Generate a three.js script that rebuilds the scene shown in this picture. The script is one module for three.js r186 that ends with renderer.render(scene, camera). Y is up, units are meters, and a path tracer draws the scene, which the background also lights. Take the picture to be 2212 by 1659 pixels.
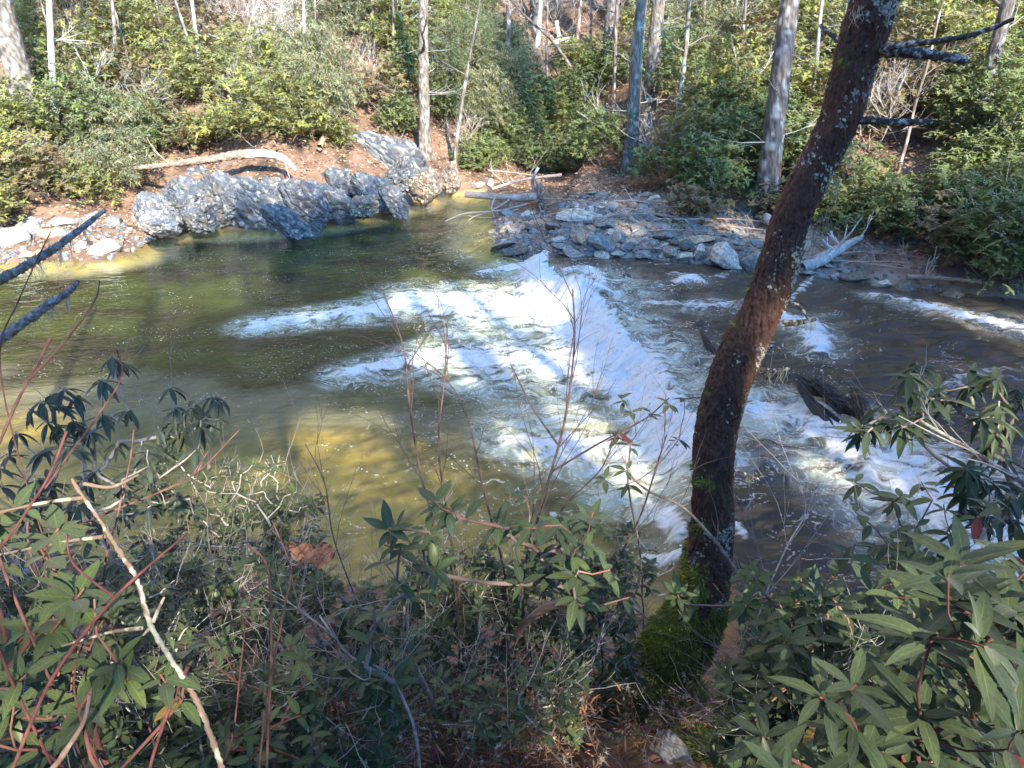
import * as THREE from 'three';
import { mergeVertices } from 'three/addons/utils/BufferGeometryUtils.js';
import { Sky } from 'three/addons/objects/Sky.js';
import { createNoise2D, createNoise3D } from 'simplex-noise';

// ───────────────────────── camera, sky, sun, exposure ─────────────────────────
const scene = new THREE.Scene();
const H = 4.4, PITCH = 25 * Math.PI / 180, SP = Math.sin(PITCH), CP = Math.cos(PITCH);
const camera = new THREE.PerspectiveCamera(56.77, 4 / 3, 0.05, 400);
camera.position.set(0, H, 0);
camera.rotation.x = -PITCH;
const AZ = 22 * Math.PI / 180, EL = 31 * Math.PI / 180;
const SUN = new THREE.Vector3(Math.sin(AZ) * Math.cos(EL), Math.sin(EL), Math.cos(AZ) * Math.cos(EL));
const sky = new Sky(); sky.name = 'sky'; sky.scale.setScalar(300);
const su = sky.material.uniforms;
su.sunPosition.value.copy(SUN); su.turbidity.value = 8; su.rayleigh.value = 0.75; su.mieCoefficient.value = 0.005; su.mieDirectionalG.value = 0.75;
sky.userData = { kind: 'structure', label: 'clear pale blue winter sky above the wooded gorge' };
scene.add(sky);
scene.environmentIntensity = 0.3;
const sun = new THREE.DirectionalLight(new THREE.Color(1, 0.87, 0.66), 3.9);
sun.position.copy(SUN).multiplyScalar(60); sun.castShadow = true; sun.shadow.mapSize.set(4096, 4096);
Object.assign(sun.shadow.camera, { left: -40, right: 40, top: 40, bottom: -40, far: 150 });
scene.add(sun, sun.target);
const renderer = new THREE.WebGLRenderer({ antialias: true });
renderer.shadowMap.enabled = true;
renderer.toneMapping = THREE.LinearToneMapping;
renderer.toneMappingExposure = 3.65;

// ───────────────────────── helpers ─────────────────────────
const V = (x, y, z) => new THREE.Vector3(x, y, z);
function rngOf(seed) { let s = seed | 0; return () => { s = (s + 0x6d2b79f5) | 0; let t = Math.imul(s ^ (s >>> 15), 1 | s); t = (t + Math.imul(t ^ (t >>> 7), 61 | t)) ^ t; return ((t ^ (t >>> 14)) >>> 0) / 4294967296; }; }
const R0 = rngOf(7), n2 = createNoise2D(rngOf(11)), n3 = createNoise3D(rngOf(12));
const clamp = (x, a = 0, b = 1) => Math.min(b, Math.max(a, x)), lerp = (a, b, t) => a + (b - a) * t;
const sstep = (a, b, x) => { const t = clamp((x - a) / (b - a)); return t * t * (3 - 2 * t); };
const mix3 = (a, b, t) => [lerp(a[0], b[0], t), lerp(a[1], b[1], t), lerp(a[2], b[2], t)];
const fbm2 = (x, y, o = 4) => { let s = 0, a = 0.5; for (let i = 0; i < o; i++, a *= 0.5, x *= 2.03, y *= 2.03) s += a * n2(x + i * 17.3, y - i * 9.1); return s; };
const fbm3 = (x, y, z, o = 4) => { let s = 0, a = 0.5; for (let i = 0; i < o; i++, a *= 0.5, x *= 2.03, y *= 2.03, z *= 2.03) s += a * n3(x + i * 17.3, y - i * 9.1, z + i * 3.7); return s; };
const F = 1535, CX = 1106, CY = 829.5;           // focal length and centre of the layout sketch
const at = (px, py, d) => { const v = (CY - py) / F * d; return V((px - CX) / F * d, H - d * SP + v * CP, -d * CP - v * SP); };
const onLevel = (px, py, y = 0) => at(px, py, (H - y) / (SP - (CY - py) / F * CP));
function segDist(x, z, P) {                       // distance to a polyline, nearest piece, its side
  let best = 1e9, side = 1, bi = 0, bt = 0;
  for (let i = 0; i < P.length - 1; i++) {
    const ax = P[i].x, az = P[i].z, dx = P[i + 1].x - ax, dz = P[i + 1].z - az, L = dx * dx + dz * dz || 1e-9;
    const t = clamp(((x - ax) * dx + (z - az) * dz) / L), ex = x - ax - t * dx, ez = z - az - t * dz, d = ex * ex + ez * ez;
    if (d < best) { best = d; side = dx * (z - az) - dz * (x - ax) > 0 ? 1 : -1; bi = i; bt = t; }
  }
  return { d: Math.sqrt(best), side, i: bi, t: bt };
}
const project = (p) => { const q = p.clone().sub(V(0, H, 0)), d = -q.y * SP - q.z * CP, v = q.y * CP - q.z * SP; return [CX + F * q.x / d, CY - F * v / d]; };
const usedLabels = new Set();
function placeLabel(look, px, py, marks = landmarks) {   // says which one by the nearest things one can find
  const near = marks.map(([x, y, n]) => ({ n, dx: px - x, dy: py - y, d: Math.hypot(px - x, (py - y) * 1.4) })).sort((a, b) => a.d - b.d);
  const rel = (m) => Math.abs(m.dy) > Math.abs(m.dx) * 0.9 ? (m.dy < 0 ? 'behind ' : 'in front of ') : m.dx < 0 ? 'left of ' : 'right of ';
  const tries = [...near.slice(0, 3).map((m) => look + ' ' + (m.d < 16 ? 'right beside ' : rel(m)) + m.n), ...[0, 1, 2].flatMap((i) => [1, 2, 3].filter((j) => j > i).map((j) => look + ' between ' + near[i].n + ' and ' + near[j].n).filter((t) => t.split(' ').length < 17)), ...near.slice(0, 4).map((m) => look + ' a little further ' + rel(m) + m.n)];
  const l = tries.find((t) => !usedLabels.has(t)) ?? tries[0]; usedLabels.add(l); return l;
}
const taken = new Map();
const numbered = (n) => { const k = taken.get(n) ?? 0; taken.set(n, k + 1); return k ? n + '_' + String(k).padStart(3, '0') : n; };
function thing(o, name, label, category, group, kind) {
  o.name = numbered(name); o.userData = { label };
  if (category) o.userData.category = category;
  if (group) o.userData.group = group;
  if (kind) o.userData.kind = kind;
  scene.add(o); o.traverse((c) => { if (c.isMesh) { c.castShadow = c.receiveShadow = true; } });
  return o;
}
function part(parent, name, geo, mat, kind, label) {
  const m = new THREE.Mesh(geo, mat); m.name = name; m.castShadow = m.receiveShadow = true;
  if (kind) m.userData.kind = kind; if (label) m.userData.label = label;
  parent.add(m); return m;
}
const std = (o) => new THREE.MeshStandardMaterial({ roughness: 0.9, ...o });
const VC = std({ vertexColors: true });
const VCwet = std({ vertexColors: true, roughness: 0.35 });
const leafMat = (c, t = 0.25, coat = 0.35) => new THREE.MeshPhysicalMaterial({ color: new THREE.Color().setRGB(...c), roughness: 1, transmission: t, thickness: 0, clearcoat: coat, clearcoatRoughness: 0.38, side: THREE.DoubleSide });
class GB {                                        // collects tubes and faces into one geometry
  constructor() { this.p = []; this.c = []; this.i = []; }
  tube(pts, rad, sides = 5, col = [0.2, 0.15, 0.1], jit = 0) {
    let base = this.p.length / 3; const n = pts.length, T = V(), U = V(), B = V(), q = V(0.31, 0.17, 0.93);
    for (let k = 0; k < n; k++) {
      T.subVectors(pts[Math.min(n - 1, k + 1)], pts[Math.max(0, k - 1)]).normalize();
      U.crossVectors(q, T); if (U.lengthSq() < 1e-4) U.crossVectors(V(1, 0.2, 0), T); U.normalize(); B.crossVectors(T, U);
      q.copy(B).cross(V(0, 0, 0)); q.crossVectors(T, U);
      const r = typeof rad === 'function' ? rad(k / (n - 1)) : lerp(rad[0], rad[1], k / (n - 1));
      for (let s = 0; s < sides; s++) {
        const a = s / sides * 6.2832, rr = r * (1 + (jit ? (R0() - 0.5) * jit : 0)), ca = Math.cos(a) * rr, sa = Math.sin(a) * rr;
        this.p.push(pts[k].x + U.x * ca + B.x * sa, pts[k].y + U.y * ca + B.y * sa, pts[k].z + U.z * ca + B.z * sa);
        const cc = typeof col === 'function' ? col(pts[k], k / (n - 1), a) : col; this.c.push(cc[0], cc[1], cc[2]);
      }
      q.copy(V(0.31, 0.17, 0.93));
    }
    for (let k = 0; k < n - 1; k++) for (let s = 0; s < sides; s++) {
      const a = base + k * sides + s, b = base + k * sides + (s + 1) % sides;
      this.i.push(a, b, a + sides, b, b + sides, a + sides);
    }
    for (const [k, f] of [[0, 0], [n - 1, 1]]) { const o = base + k * sides; for (let s = 1; s < sides - 1; s++) f ? this.i.push(o, o + s, o + s + 1) : this.i.push(o, o + s + 1, o + s); }
    return this;
  }
  face(a, b, c, d, col) {
    const o = this.p.length / 3; for (const v of d ? [a, b, c, d] : [a, b, c]) { this.p.push(v.x, v.y, v.z); this.c.push(...col); }
    this.i.push(o, o + 1, o + 2); if (d) this.i.push(o, o + 2, o + 3); return this;
  }
  build() {
    const g = new THREE.BufferGeometry();
    g.setAttribute('position', new THREE.Float32BufferAttribute(this.p, 3)); g.setAttribute('color', new THREE.Float32BufferAttribute(this.c, 3));
    g.setIndex(this.i); g.computeVertexNormals(); return g;
  }
}
const curve = (pts, n) => new THREE.CatmullRomCurve3(pts).getPoints(n);
const radAt = (r, t) => { const f = t * (r.length - 1), k = Math.min(r.length - 2, Math.floor(f)); return lerp(r[k], r[k + 1], f - k); };
function barkTrunk(pts, radii, sides, rings, disp, colorOf) {   // a finely divided trunk with bark relief
  const c = new THREE.CatmullRomCurve3(pts), P = c.getPoints(rings), p = [], col = [], idx = [], T = V(), U = V(1, 0, 0), B = V();
  for (let k = 0; k <= rings; k++) {
    T.subVectors(P[Math.min(rings, k + 1)], P[Math.max(0, k - 1)]).normalize();
    U.addScaledVector(T, -U.dot(T)).normalize(); B.crossVectors(T, U);
    const t = k / rings, r = radAt(radii, t);
    for (let s = 0; s < sides; s++) {
      const a = s / sides * 6.28319, n = V().addScaledVector(U, Math.cos(a)).addScaledVector(B, Math.sin(a));
      const d = disp(P[k], n, r, t), q = P[k].clone().addScaledVector(n, r + d);
      p.push(q.x, q.y, q.z); col.push(...colorOf(q, n, t, d));
      if (k < rings) { const a0 = k * sides + s, b0 = k * sides + (s + 1) % sides; idx.push(a0, b0, a0 + sides, b0, b0 + sides, a0 + sides); }
    }
  }
  const g = new THREE.BufferGeometry();
  g.setAttribute('position', new THREE.Float32BufferAttribute(p, 3)); g.setAttribute('color', new THREE.Float32BufferAttribute(col, 3)); g.setIndex(idx); g.computeVertexNormals();
  return g;
}
function instanced(parent, name, geo, mat, mats, cols) {
  const m = new THREE.InstancedMesh(geo, mat, mats.length); m.name = name; m.castShadow = m.receiveShadow = true; m.userData.kind = 'stuff';
  mats.forEach((M, k) => m.setMatrixAt(k, M)); if (cols) { const c = new THREE.Color(); cols.forEach((x, k) => m.setColorAt(k, c.setRGB(...x))); }
  parent.add(m); return m;
}
const dirQuat = (d, roll = 0) => new THREE.Quaternion().setFromUnitVectors(V(0, 0, 1), d).multiply(new THREE.Quaternion().setFromAxisAngle(V(0, 0, 1), roll));
const mat4 = (p, q, s) => new THREE.Matrix4().compose(p, q, typeof s === 'number' ? V(s, s, s) : s);

// ───────────────────────── lie of the land ─────────────────────────
const farEdge = [V(-60, 0, -12), V(-22, 0, -14.5), ...[[0, 572], [120, 562], [200, 568], [275, 552], [300, 525], [345, 512], [380, 498], [470, 494], [540, 500], [640, 494], [755, 476], [800, 462], [860, 450], [930, 425], [950, 413], [1050, 408], [1062, 470], [1070, 542], [1180, 548], [1300, 556], [1400, 562], [1500, 572], [1600, 585], [1700, 592], [1800, 607], [1900, 622], [2000, 632], [2100, 645], [2212, 655]].map(([a, b]) => onLevel(a, b, a > 1150 ? 0.36 : 0)), V(18, 0, -11.5), V(60, 0, -6)];
const nearEdge = [V(-60, 0, -3), V(-12, 0, -6.2), V(-6, 0, -5.6), V(-2.5, 0, -5.2), V(0, 0, -4.9), V(2, 0, -4.5), V(3.4, 0, -4.1), V(5.5, 0, -3.6), V(60, 0, 3)];
const zAt = (P, x) => { for (let i = 0; i < P.length - 1; i++) if (x <= P[i + 1].x) return lerp(P[i].z, P[i + 1].z, clamp((x - P[i].x) / (P[i + 1].x - P[i].x))); return P[P.length - 1].z; };
const gully = [V(-1.75, 0, -23), V(-0.7, 0, -26), V(1.0, 0, -29.5), V(2.2, 0, -33), V(3.5, 0, -40)];
const bump = (x, a, b, w) => sstep(a - w, a + w, x) * (1 - sstep(b - w, b + w, x));
const drop = [[1190, 520], [1165, 565], [1165, 600], [1225, 650], [1300, 690], [1325, 755], [1410, 805], [1430, 870], [1475, 940], [1500, 1010], [1470, 1090], [1510, 1180], [1530, 1300]].map(([a, b]) => onLevel(a, b, 0.15));
const upper = (x, z) => { const s = segDist(x, z, drop); return s.d * s.side; };      // positive upstream
const sgnUp = Math.sign(upper(8, -12)) || 1;
const upst = (x, z) => upper(x, z) * sgnUp;
const UPLEVEL = 0.36, lift = (x, z) => UPLEVEL * sstep(-0.3, 0.5, upst(x, z));
function land(x, z) {
  const zf = zAt(farEdge, x), zn = zAt(nearEdge, x);
  if (z < (zf + zn) / 2) {
    const e0 = segDist(x, z, farEdge).d, e = z < zf ? e0 : -e0;
    if (e < 0) return lift(x, z) + Math.max(-1.25, -0.1 - 0.3 * Math.min(-e, 1) - 0.2 * Math.max(0, -e - 1)) + 0.1 * fbm2(x * 0.9, z * 0.9, 3);
    const bar = bump(x, -0.6, 6.2, 0.5), out = bump(x, -8.2, -4.2, 0.6), flat = 1 - sstep(-9.6, -8.6, x), right = sstep(5.8, 7.2, x);
    const wide = bump(x, -0.2, 6.2, 2.2), b2 = Math.max(0, wide); const start = b2 * 5.0 + out * 1.2 + flat * 2.6 + right * 3.0 + (1 - clamp(b2 + out + flat + right)) * 0.8;
    const low = bar * (0.14 + 0.1 * Math.min(e, 5.4)) + out * sstep(0, 1.6, e) * 1.0 + flat * (0.1 + 0.16 * Math.min(e, 2.6)) + right * (0.12 + 0.14 * Math.min(e, 3)) + (1 - clamp(bar + out + flat + right)) * 0.5 * sstep(0, 0.8, e);
    let h = low * sstep(0, 0.35, e) + Math.max(0, e - start) * (0.56 + 0.03 * n2(x * 0.1, 3)) ;
    const g = segDist(x, z, gully); h -= Math.min(h * 0.75, 2.4) * Math.exp(-((g.d / 1.9) ** 2)) * sstep(0.2, 2, e) * (1 - sstep(6, 13, e));
    return h + lift(x, z) * (1 - sstep(5, 9, e)) + (0.16 * fbm2(x * 0.45, z * 0.45, 3) + 0.05 * fbm2(x * 2.1, z * 2.1, 3)) * sstep(0, 1.5, e) + 0.03 * fbm2(x * 3, z * 3, 2) * sstep(0, 0.3, e);
  }
  const d0 = segDist(x, z, nearEdge).d, n = z > zn ? d0 : -d0;
  if (n < 0) return lift(x, z) + Math.max(-1.25, -0.08 - 0.3 * Math.min(-n, 1) - 0.16 * Math.max(0, -n - 1)) + 0.1 * fbm2(x * 0.9, z * 0.9, 3);
  const h = 0.1 * sstep(0, 0.3, n) + 0.6 * Math.min(n, 4.0) + 0.22 * clamp(n - 4, 0, 2.2) + 0.57 * clamp(n - 6.2, 0, 24);
  return h + lift(x, z) * (1 - sstep(0.3, 1.6, n)) + (0.12 * fbm2(x * 0.7, z * 0.7, 3) + 0.04 * fbm2(x * 3, z * 3, 3)) * sstep(0, 1, n);
}
function hit(px, py, lift = 0) {                 // where the line of sight meets the land
  const a = at(px, py, 1).sub(V(0, H, 0)), p = V();
  for (let t = 1.2; t < 70; t += 0.1) { p.set(0, H, 0).addScaledVector(a, t); if (p.y <= land(p.x, p.z) + lift) { let lo = t - 0.1, hi = t; for (let k = 0; k < 12; k++) { const m = (lo + hi) / 2; p.set(0, H, 0).addScaledVector(a, m); p.y <= land(p.x, p.z) + lift ? hi = m : lo = m; } p.set(0, H, 0).addScaledVector(a, hi); return p; } }
  return p;
}
const ground = (x, z, dy = 0) => V(x, land(x, z) + dy, z);
function sheet(xs, zs, heightOf, colorOf) {
  const nx = xs.length, nz = zs.length, p = new Float32Array(nx * nz * 3), c = new Float32Array(nx * nz * 3), uv = new Float32Array(nx * nz * 2), idx = [];
  for (let j = 0; j < nz; j++) for (let i = 0; i < nx; i++) {
    const k = j * nx + i, x = xs[i], z = zs[j], y = heightOf(x, z);
    p.set([x, y, z], k * 3); uv.set([x, z], k * 2); if (colorOf) c.set(colorOf(x, y, z), k * 3);
    if (i < nx - 1 && j < nz - 1) idx.push(k, k + nx, k + 1, k + 1, k + nx, k + nx + 1);
  }
  const g = new THREE.BufferGeometry();
  g.setAttribute('position', new THREE.BufferAttribute(p, 3)); g.setAttribute('uv', new THREE.BufferAttribute(uv, 2)); if (colorOf) g.setAttribute('color', new THREE.BufferAttribute(c, 3));
  g.setIndex(idx); g.computeVertexNormals(); return g;
}
const steps = (...runs) => { const o = []; for (const [a, b, d] of runs) { const n = Math.round((b - a) / d); for (let i = 0; i < n; i++) o.push(a + (b - a) * i / n); } o.push(runs[runs.length - 1][1]); return o; };
function soil(x, y, z) {
  const n = fbm2(x * 1.3, z * 1.3, 4), f = fbm2(x * 9, z * 9, 3), far = z < (zAt(farEdge, x) + zAt(nearEdge, x)) / 2;
  let c = mix3([0.15, 0.085, 0.05], [0.25, 0.16, 0.105], clamp(0.5 + n * 0.9 + f * 0.6));
  c = mix3(c, [0.07, 0.045, 0.03], sstep(0.1, 0.45, fbm2(x * 0.6 + 9, z * 0.6, 3)));
  if (far) {
    const e = zAt(farEdge, x) - z, w = bump(x, -0.7, 6.5, 0.6) * (1 - sstep(3.6, 6, e + n * 2)) + sstep(6, 7.5, x) * (1 - sstep(1.6, 3, e + n * 2)) * 0.8;
    c = mix3(c, mix3([0.17, 0.125, 0.09], [0.31, 0.265, 0.22], clamp(0.5 + f + n * 0.5)), clamp(w));
  }
  if (y - lift(x, z) < -0.04) {                                  // the stream bed: golden sand, pebbles, dark cobbles
    const deep = clamp(-y / 1.2), cob = fbm2(x * 3.1, z * 3.1, 3), gold = mix3([0.31, 0.24, 0.085], [0.44, 0.35, 0.125], clamp(0.5 + f));
    c = mix3(gold, [0.13, 0.095, 0.04], sstep(0.1, 0.42, cob + f * 0.5));
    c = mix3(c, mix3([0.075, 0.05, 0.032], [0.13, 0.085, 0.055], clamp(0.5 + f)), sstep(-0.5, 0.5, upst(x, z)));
  }
  return c;
}
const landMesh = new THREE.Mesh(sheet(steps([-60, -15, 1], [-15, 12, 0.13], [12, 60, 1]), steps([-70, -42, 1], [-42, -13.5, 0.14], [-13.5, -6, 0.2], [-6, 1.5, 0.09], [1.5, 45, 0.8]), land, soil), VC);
landMesh.receiveShadow = landMesh.castShadow = true;
thing(landMesh, 'ground', 'leaf covered wooded banks and stony river bed', null, null, 'structure');

// ───────────────────────── water ─────────────────────────
const stroke = (pts, w, k, m = 0) => ({ P: pts.map(([a, b]) => onLevel(a, b, 0.1)), w, k, m });
// white water: line, half width along it, density, share of milky bubbles around it
const foamLines = [
  stroke([[1150, 572], [1195, 640], [1250, 690], [1290, 745], [1350, 810], [1405, 870], [1450, 950], [1480, 1000]], [0.4, 0.65, 0.8, 0.65, 0.62, 0.52, 0.46, 0.32], 1.5, 1),
  stroke([[1230, 655], [1120, 655], [1000, 648], [900, 640], [820, 658], [700, 672], [560, 690]], [1.0, 1.05, 0.95, 0.75, 0.5, 0.36, 0.3], 1.0, 1.1),
  stroke([[1250, 690], [1130, 675], [1010, 668]], [0.6, 0.5, 0.25], 0.85, 1),
  stroke([[1330, 800], [1200, 775], [1080, 762], [960, 758], [860, 775], [760, 795]], [0.85, 0.85, 0.75, 0.55, 0.36, 0.26], 0.92, 1.1),
  stroke([[1400, 860], [1250, 830], [1100, 815], [980, 800]], [0.5, 0.5, 0.45, 0.3], 0.5, 1.1),
  stroke([[1310, 735], [1160, 722], [1010, 715]], [0.6, 0.6, 0.4], 0.36, 1.2),
  stroke([[1400, 905], [1260, 915], [1120, 900]], [0.5, 0.5, 0.3], 0.3, 0.9),
  stroke([[1440, 905], [1330, 885], [1200, 880]], [0.3, 0.35, 0.2], 0.45, 0.6),
  stroke([[1480, 1000], [1390, 965], [1280, 955], [1180, 950], [1090, 938]], [0.4, 0.5, 0.48, 0.36, 0.15], 0.95, 1),
  stroke([[1450, 1020], [1340, 1000], [1240, 985]], [0.3, 0.35, 0.2], 0.7, 1.2),
  stroke([[1410, 1060], [1340, 1045]], [0.25, 0.2], 0.35, 1.2),
  stroke([[1385, 1080], [1430, 1120], [1462, 1165]], [0.1, 0.14, 0.12], 1.1, 0.3),
  stroke([[1395, 1195], [1440, 1205], [1475, 1215]], [0.08, 0.11, 0.07], 1.2, 0),
  stroke([[1040, 582], [1100, 572], [1165, 562], [1200, 560]], [0.14, 0.3, 0.4, 0.2], 0.9, 0.5),
  stroke([[1215, 612], [1255, 606], [1290, 625], [1300, 660]], [0.15, 0.2, 0.22, 0.25], 0.85, 0.1),
  stroke([[1270, 575], [1330, 568], [1380, 566]], [0.12, 0.2, 0.1], 0.75, 0),
  stroke([[1465, 640], [1490, 632], [1510, 640]], [0.16, 0.26, 0.12], 1.0, 0.2),
  stroke([[1440, 622], [1540, 628], [1600, 610], [1640, 600]], [0.1, 0.16, 0.12, 0.1], 0.5, 0),
  stroke([[1400, 680], [1470, 695], [1540, 690], [1600, 695], [1650, 690]], [0.15, 0.28, 0.3, 0.2, 0.1], 0.55, 0.3),
  stroke([[1680, 722], [1730, 735], [1755, 765], [1760, 795]], [0.3, 0.36, 0.26, 0.2], 1.15, 0.4),
  stroke([[1690, 690], [1740, 640], [1770, 605]], [0.08, 0.1, 0.06], 0.5, 0),
  stroke([[1880, 672], [1960, 690], [2040, 712], [2110, 728], [2170, 742], [2260, 762]], [0.1, 0.16, 0.2, 0.28, 0.35, 0.4], 0.85, 0.5),
  stroke([[1590, 910], [1690, 935], [1800, 985], [1900, 1060], [2010, 1140], [2120, 1210], [2260, 1290]], [0.25, 0.45, 0.55, 0.6, 0.65, 0.65, 0.6], 0.88, 1.2),
  stroke([[1900, 1000], [1960, 1050], [2040, 1040], [2140, 1060]], [0.15, 0.3, 0.3, 0.25], 0.7, 0.3),
  stroke([[2000, 900], [2100, 850], [2212, 840]], [0.2, 0.3, 0.25], 0.45, 0.1),
  stroke([[1580, 1180], [1600, 1215]], [0.07, 0.05], 1, 0),
  stroke([[1545, 850], [1600, 860]], [0.2, 0.12], 0.4, 0.2),
];
function foamFields(x, z) {
  let d = 0, m = 0;
  for (const f of foamLines) {
    if (x < f.lo[0] || x > f.hi[0] || z < f.lo[1] || z > f.hi[1]) continue;
    const s = segDist(x, z, f.P), k0 = f === foamLines[0] ? 1 - sstep(0.08, 0.26, upst(x, z) + 0.14 * n2(x * 4, z * 4) + 0.05 * n2(x * 15, z * 15)) : 1, w = lerp(f.w[s.i], f.w[s.i + 1] ?? f.w[s.i], s.t);
    d = Math.max(d, k0 * f.k * (1 - sstep(0.1, 1.5, s.d / w))); m = Math.max(m, k0 * f.m * (1 - sstep(0.5, 2.1, s.d / (w + 0.12))));
  }
  return [d, m];
}
for (const f of foamLines) { const M = 1.9; f.lo = [Math.min(...f.P.map((p) => p.x)) - M, Math.min(...f.P.map((p) => p.z)) - M]; f.hi = [Math.max(...f.P.map((p) => p.x)) + M, Math.max(...f.P.map((p) => p.z)) + M]; }
function waterLevel(x, z) {
  const u = upst(x, z), zf = zAt(farEdge, x), zn = zAt(nearEdge, x), rough = sstep(-7, -1, u) * bump(z, zf + 0.5, zn - 0.3, 0.6), [d] = foamFields(x, z);
  let y = 0.35 * sstep(-0.5, 0.22, u) + 0.05 * clamp(u / 6);
  y += rough * (0.055 * fbm2(x * 0.8 - z * 0.25, z * 1.5, 3) + 0.03 * (1 - Math.abs(n2(x * 1.1 + z * 0.6, z * 2.3)) * 2));
  y += 0.012 * fbm2(x * 1.5, z * 3.2, 3) + 0.006 * n2(x * 4, z * 7);
  y += d * (0.05 + 0.06 * fbm2(x * 2.6, z * 3.4, 4) + 0.014 * n2(x * 11, z * 12));
  y += 0.22 * Math.exp(-(((x - bumpAt.x) ** 2 + (z - bumpAt.z) ** 2) / 0.16));
  return y;
}
const bumpAt = onLevel(1255, 635, 0.3);
const WX0 = -15, WX1 = 13, WZ0 = -24.5, WZ1 = -3.2, TW = 2048, TH = 1600;
function waterTextures() {
  const col = new Uint8Array(TW * TH * 4), prop = new Uint8Array(TW * TH * 4), s8 = (v) => { v = clamp(v); return Math.round(255 * (v <= 0.0031308 ? v * 12.92 : 1.055 * v ** (1 / 2.4) - 0.055)); };
  for (let j = 0; j < TH; j++) for (let i = 0; i < TW; i++) {
    const x = lerp(WX0, WX1, (i + 0.5) / TW), z = lerp(WZ0, WZ1, (j + 0.5) / TH), k = (j * TW + i) * 4;
    const u = upst(x, z), [d, m] = foamFields(x, z);
    // flow noise, drawn out down the stream
    const wx = x + 0.25 * n2(x * 0.9, z * 0.9), wz = z + 0.16 * n2(x * 1.2 + 7, z * 1.2) + 0.05 * n2(x * 3.5, z * 3.5);
    let foam = 0, milk = 0;
    if (d > 0 || m > 0) {
      const a = fbm2(wx * 1.4, wz * 3.6, 5), b = 1 - Math.abs(fbm2(wx * 3.2 + 31, wz * 6.5, 4)) * 3.2, g = n2(x * 26, z * 30);
      foam = 0.96 * sstep(0.12, 1.15, d * 1.12 + a * 0.7 + (b - 0.5) * 0.4 * (d > 0.05) + g * 0.09) * sstep(0, 0.12, d);
      const fall = Math.exp(-(((u + 0.25) / 0.55) ** 2)), streak = fbm2(z * 8 + x * 3, u * 1.3 + 9, 4), fil = 1 - Math.abs(fbm2(z * 5 + x * 2.2, u * 1.1 + 30, 4)) * 3;
      foam = clamp(foam * (1 - fall * (0.3 * sstep(-0.1, -0.45, streak) + 0.15 * sstep(0.3, -0.3, fil))) * (0.86 + 0.14 * sstep(-0.3, 0.3, fbm2(wx * 6, wz * 13, 3))) - 0.25 * sstep(0.0, 0.5, fbm2(wx * 2.3 + 60, wz * 5, 4)) * (1 - fall));
      const lace = sstep(0.72, 0.97, b + g * 0.08) * sstep(0.08, 0.6, m) * 0.7;
      foam = Math.max(foam, lace);
      milk = clamp(m * (0.75 + a * 1.1));
    }
    const calm = sstep(0.5, -3, u) * sstep(-14, -3, u);                // drifting bubbles and sun glints below the rapid, both painted as foam specks
    const cl = sstep(-0.05, 0.35, fbm2(wx * 0.5 + 3, wz * 1.1, 3) - 0.05);
    if (calm * cl > 0.05) { const g = n2(x * 13 + 50, z * 24) + 0.25 * n2(x * 31, z * 44) + 0.2 * cl; foam = Math.max(foam, sstep(0.95, 1.08, g) * 0.95 * sstep(0.1, 0.5, cl)); }
    const strip = sstep(0.93, 0.985, 1 - Math.abs(fbm2(wx * 1.1 + 80, wz * 3.3, 4)) * 2.2) * sstep(-6, -1.5, u) * sstep(8, 2, Math.abs(u)) * 0.75 * sstep(0.1, 0.4, fbm2(x * 0.7, z * 0.7 + 40, 2) + 0.25);
    foam = Math.max(foam, strip);
    // clear water: olive down stream, tea brown above the ledge
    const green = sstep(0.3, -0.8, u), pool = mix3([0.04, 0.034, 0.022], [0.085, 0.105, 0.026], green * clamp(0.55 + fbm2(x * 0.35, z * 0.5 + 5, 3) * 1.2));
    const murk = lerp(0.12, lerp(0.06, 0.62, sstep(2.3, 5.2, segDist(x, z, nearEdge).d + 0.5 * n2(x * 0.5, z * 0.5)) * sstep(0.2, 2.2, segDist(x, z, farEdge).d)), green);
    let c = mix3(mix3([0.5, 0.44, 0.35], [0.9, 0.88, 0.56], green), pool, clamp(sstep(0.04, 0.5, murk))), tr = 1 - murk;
    c = mix3(c, [0.46, 0.54, 0.44], milk * 0.85); tr *= 1 - milk * 0.88;
    c = mix3(c, [0.82, 0.84, 0.85], foam); tr *= 1 - foam;
    col[k] = s8(c[0]); col[k + 1] = s8(c[1]); col[k + 2] = s8(c[2]); col[k + 3] = 255;
    prop[k] = Math.round(255 * clamp(tr)); prop[k + 1] = Math.round(255 * clamp(0.06 + foam * 0.7 + milk * 0.12)); prop[k + 3] = 255;
  }
  const tex = (d, srgb) => { const t = new THREE.DataTexture(d, TW, TH); t.magFilter = THREE.LinearFilter; t.minFilter = THREE.LinearFilter; if (srgb) t.colorSpace = THREE.SRGBColorSpace; t.needsUpdate = true; return t; };
  return [tex(col, true), tex(prop, false)];
}
const [waterCol, waterProp] = waterTextures();
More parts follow.
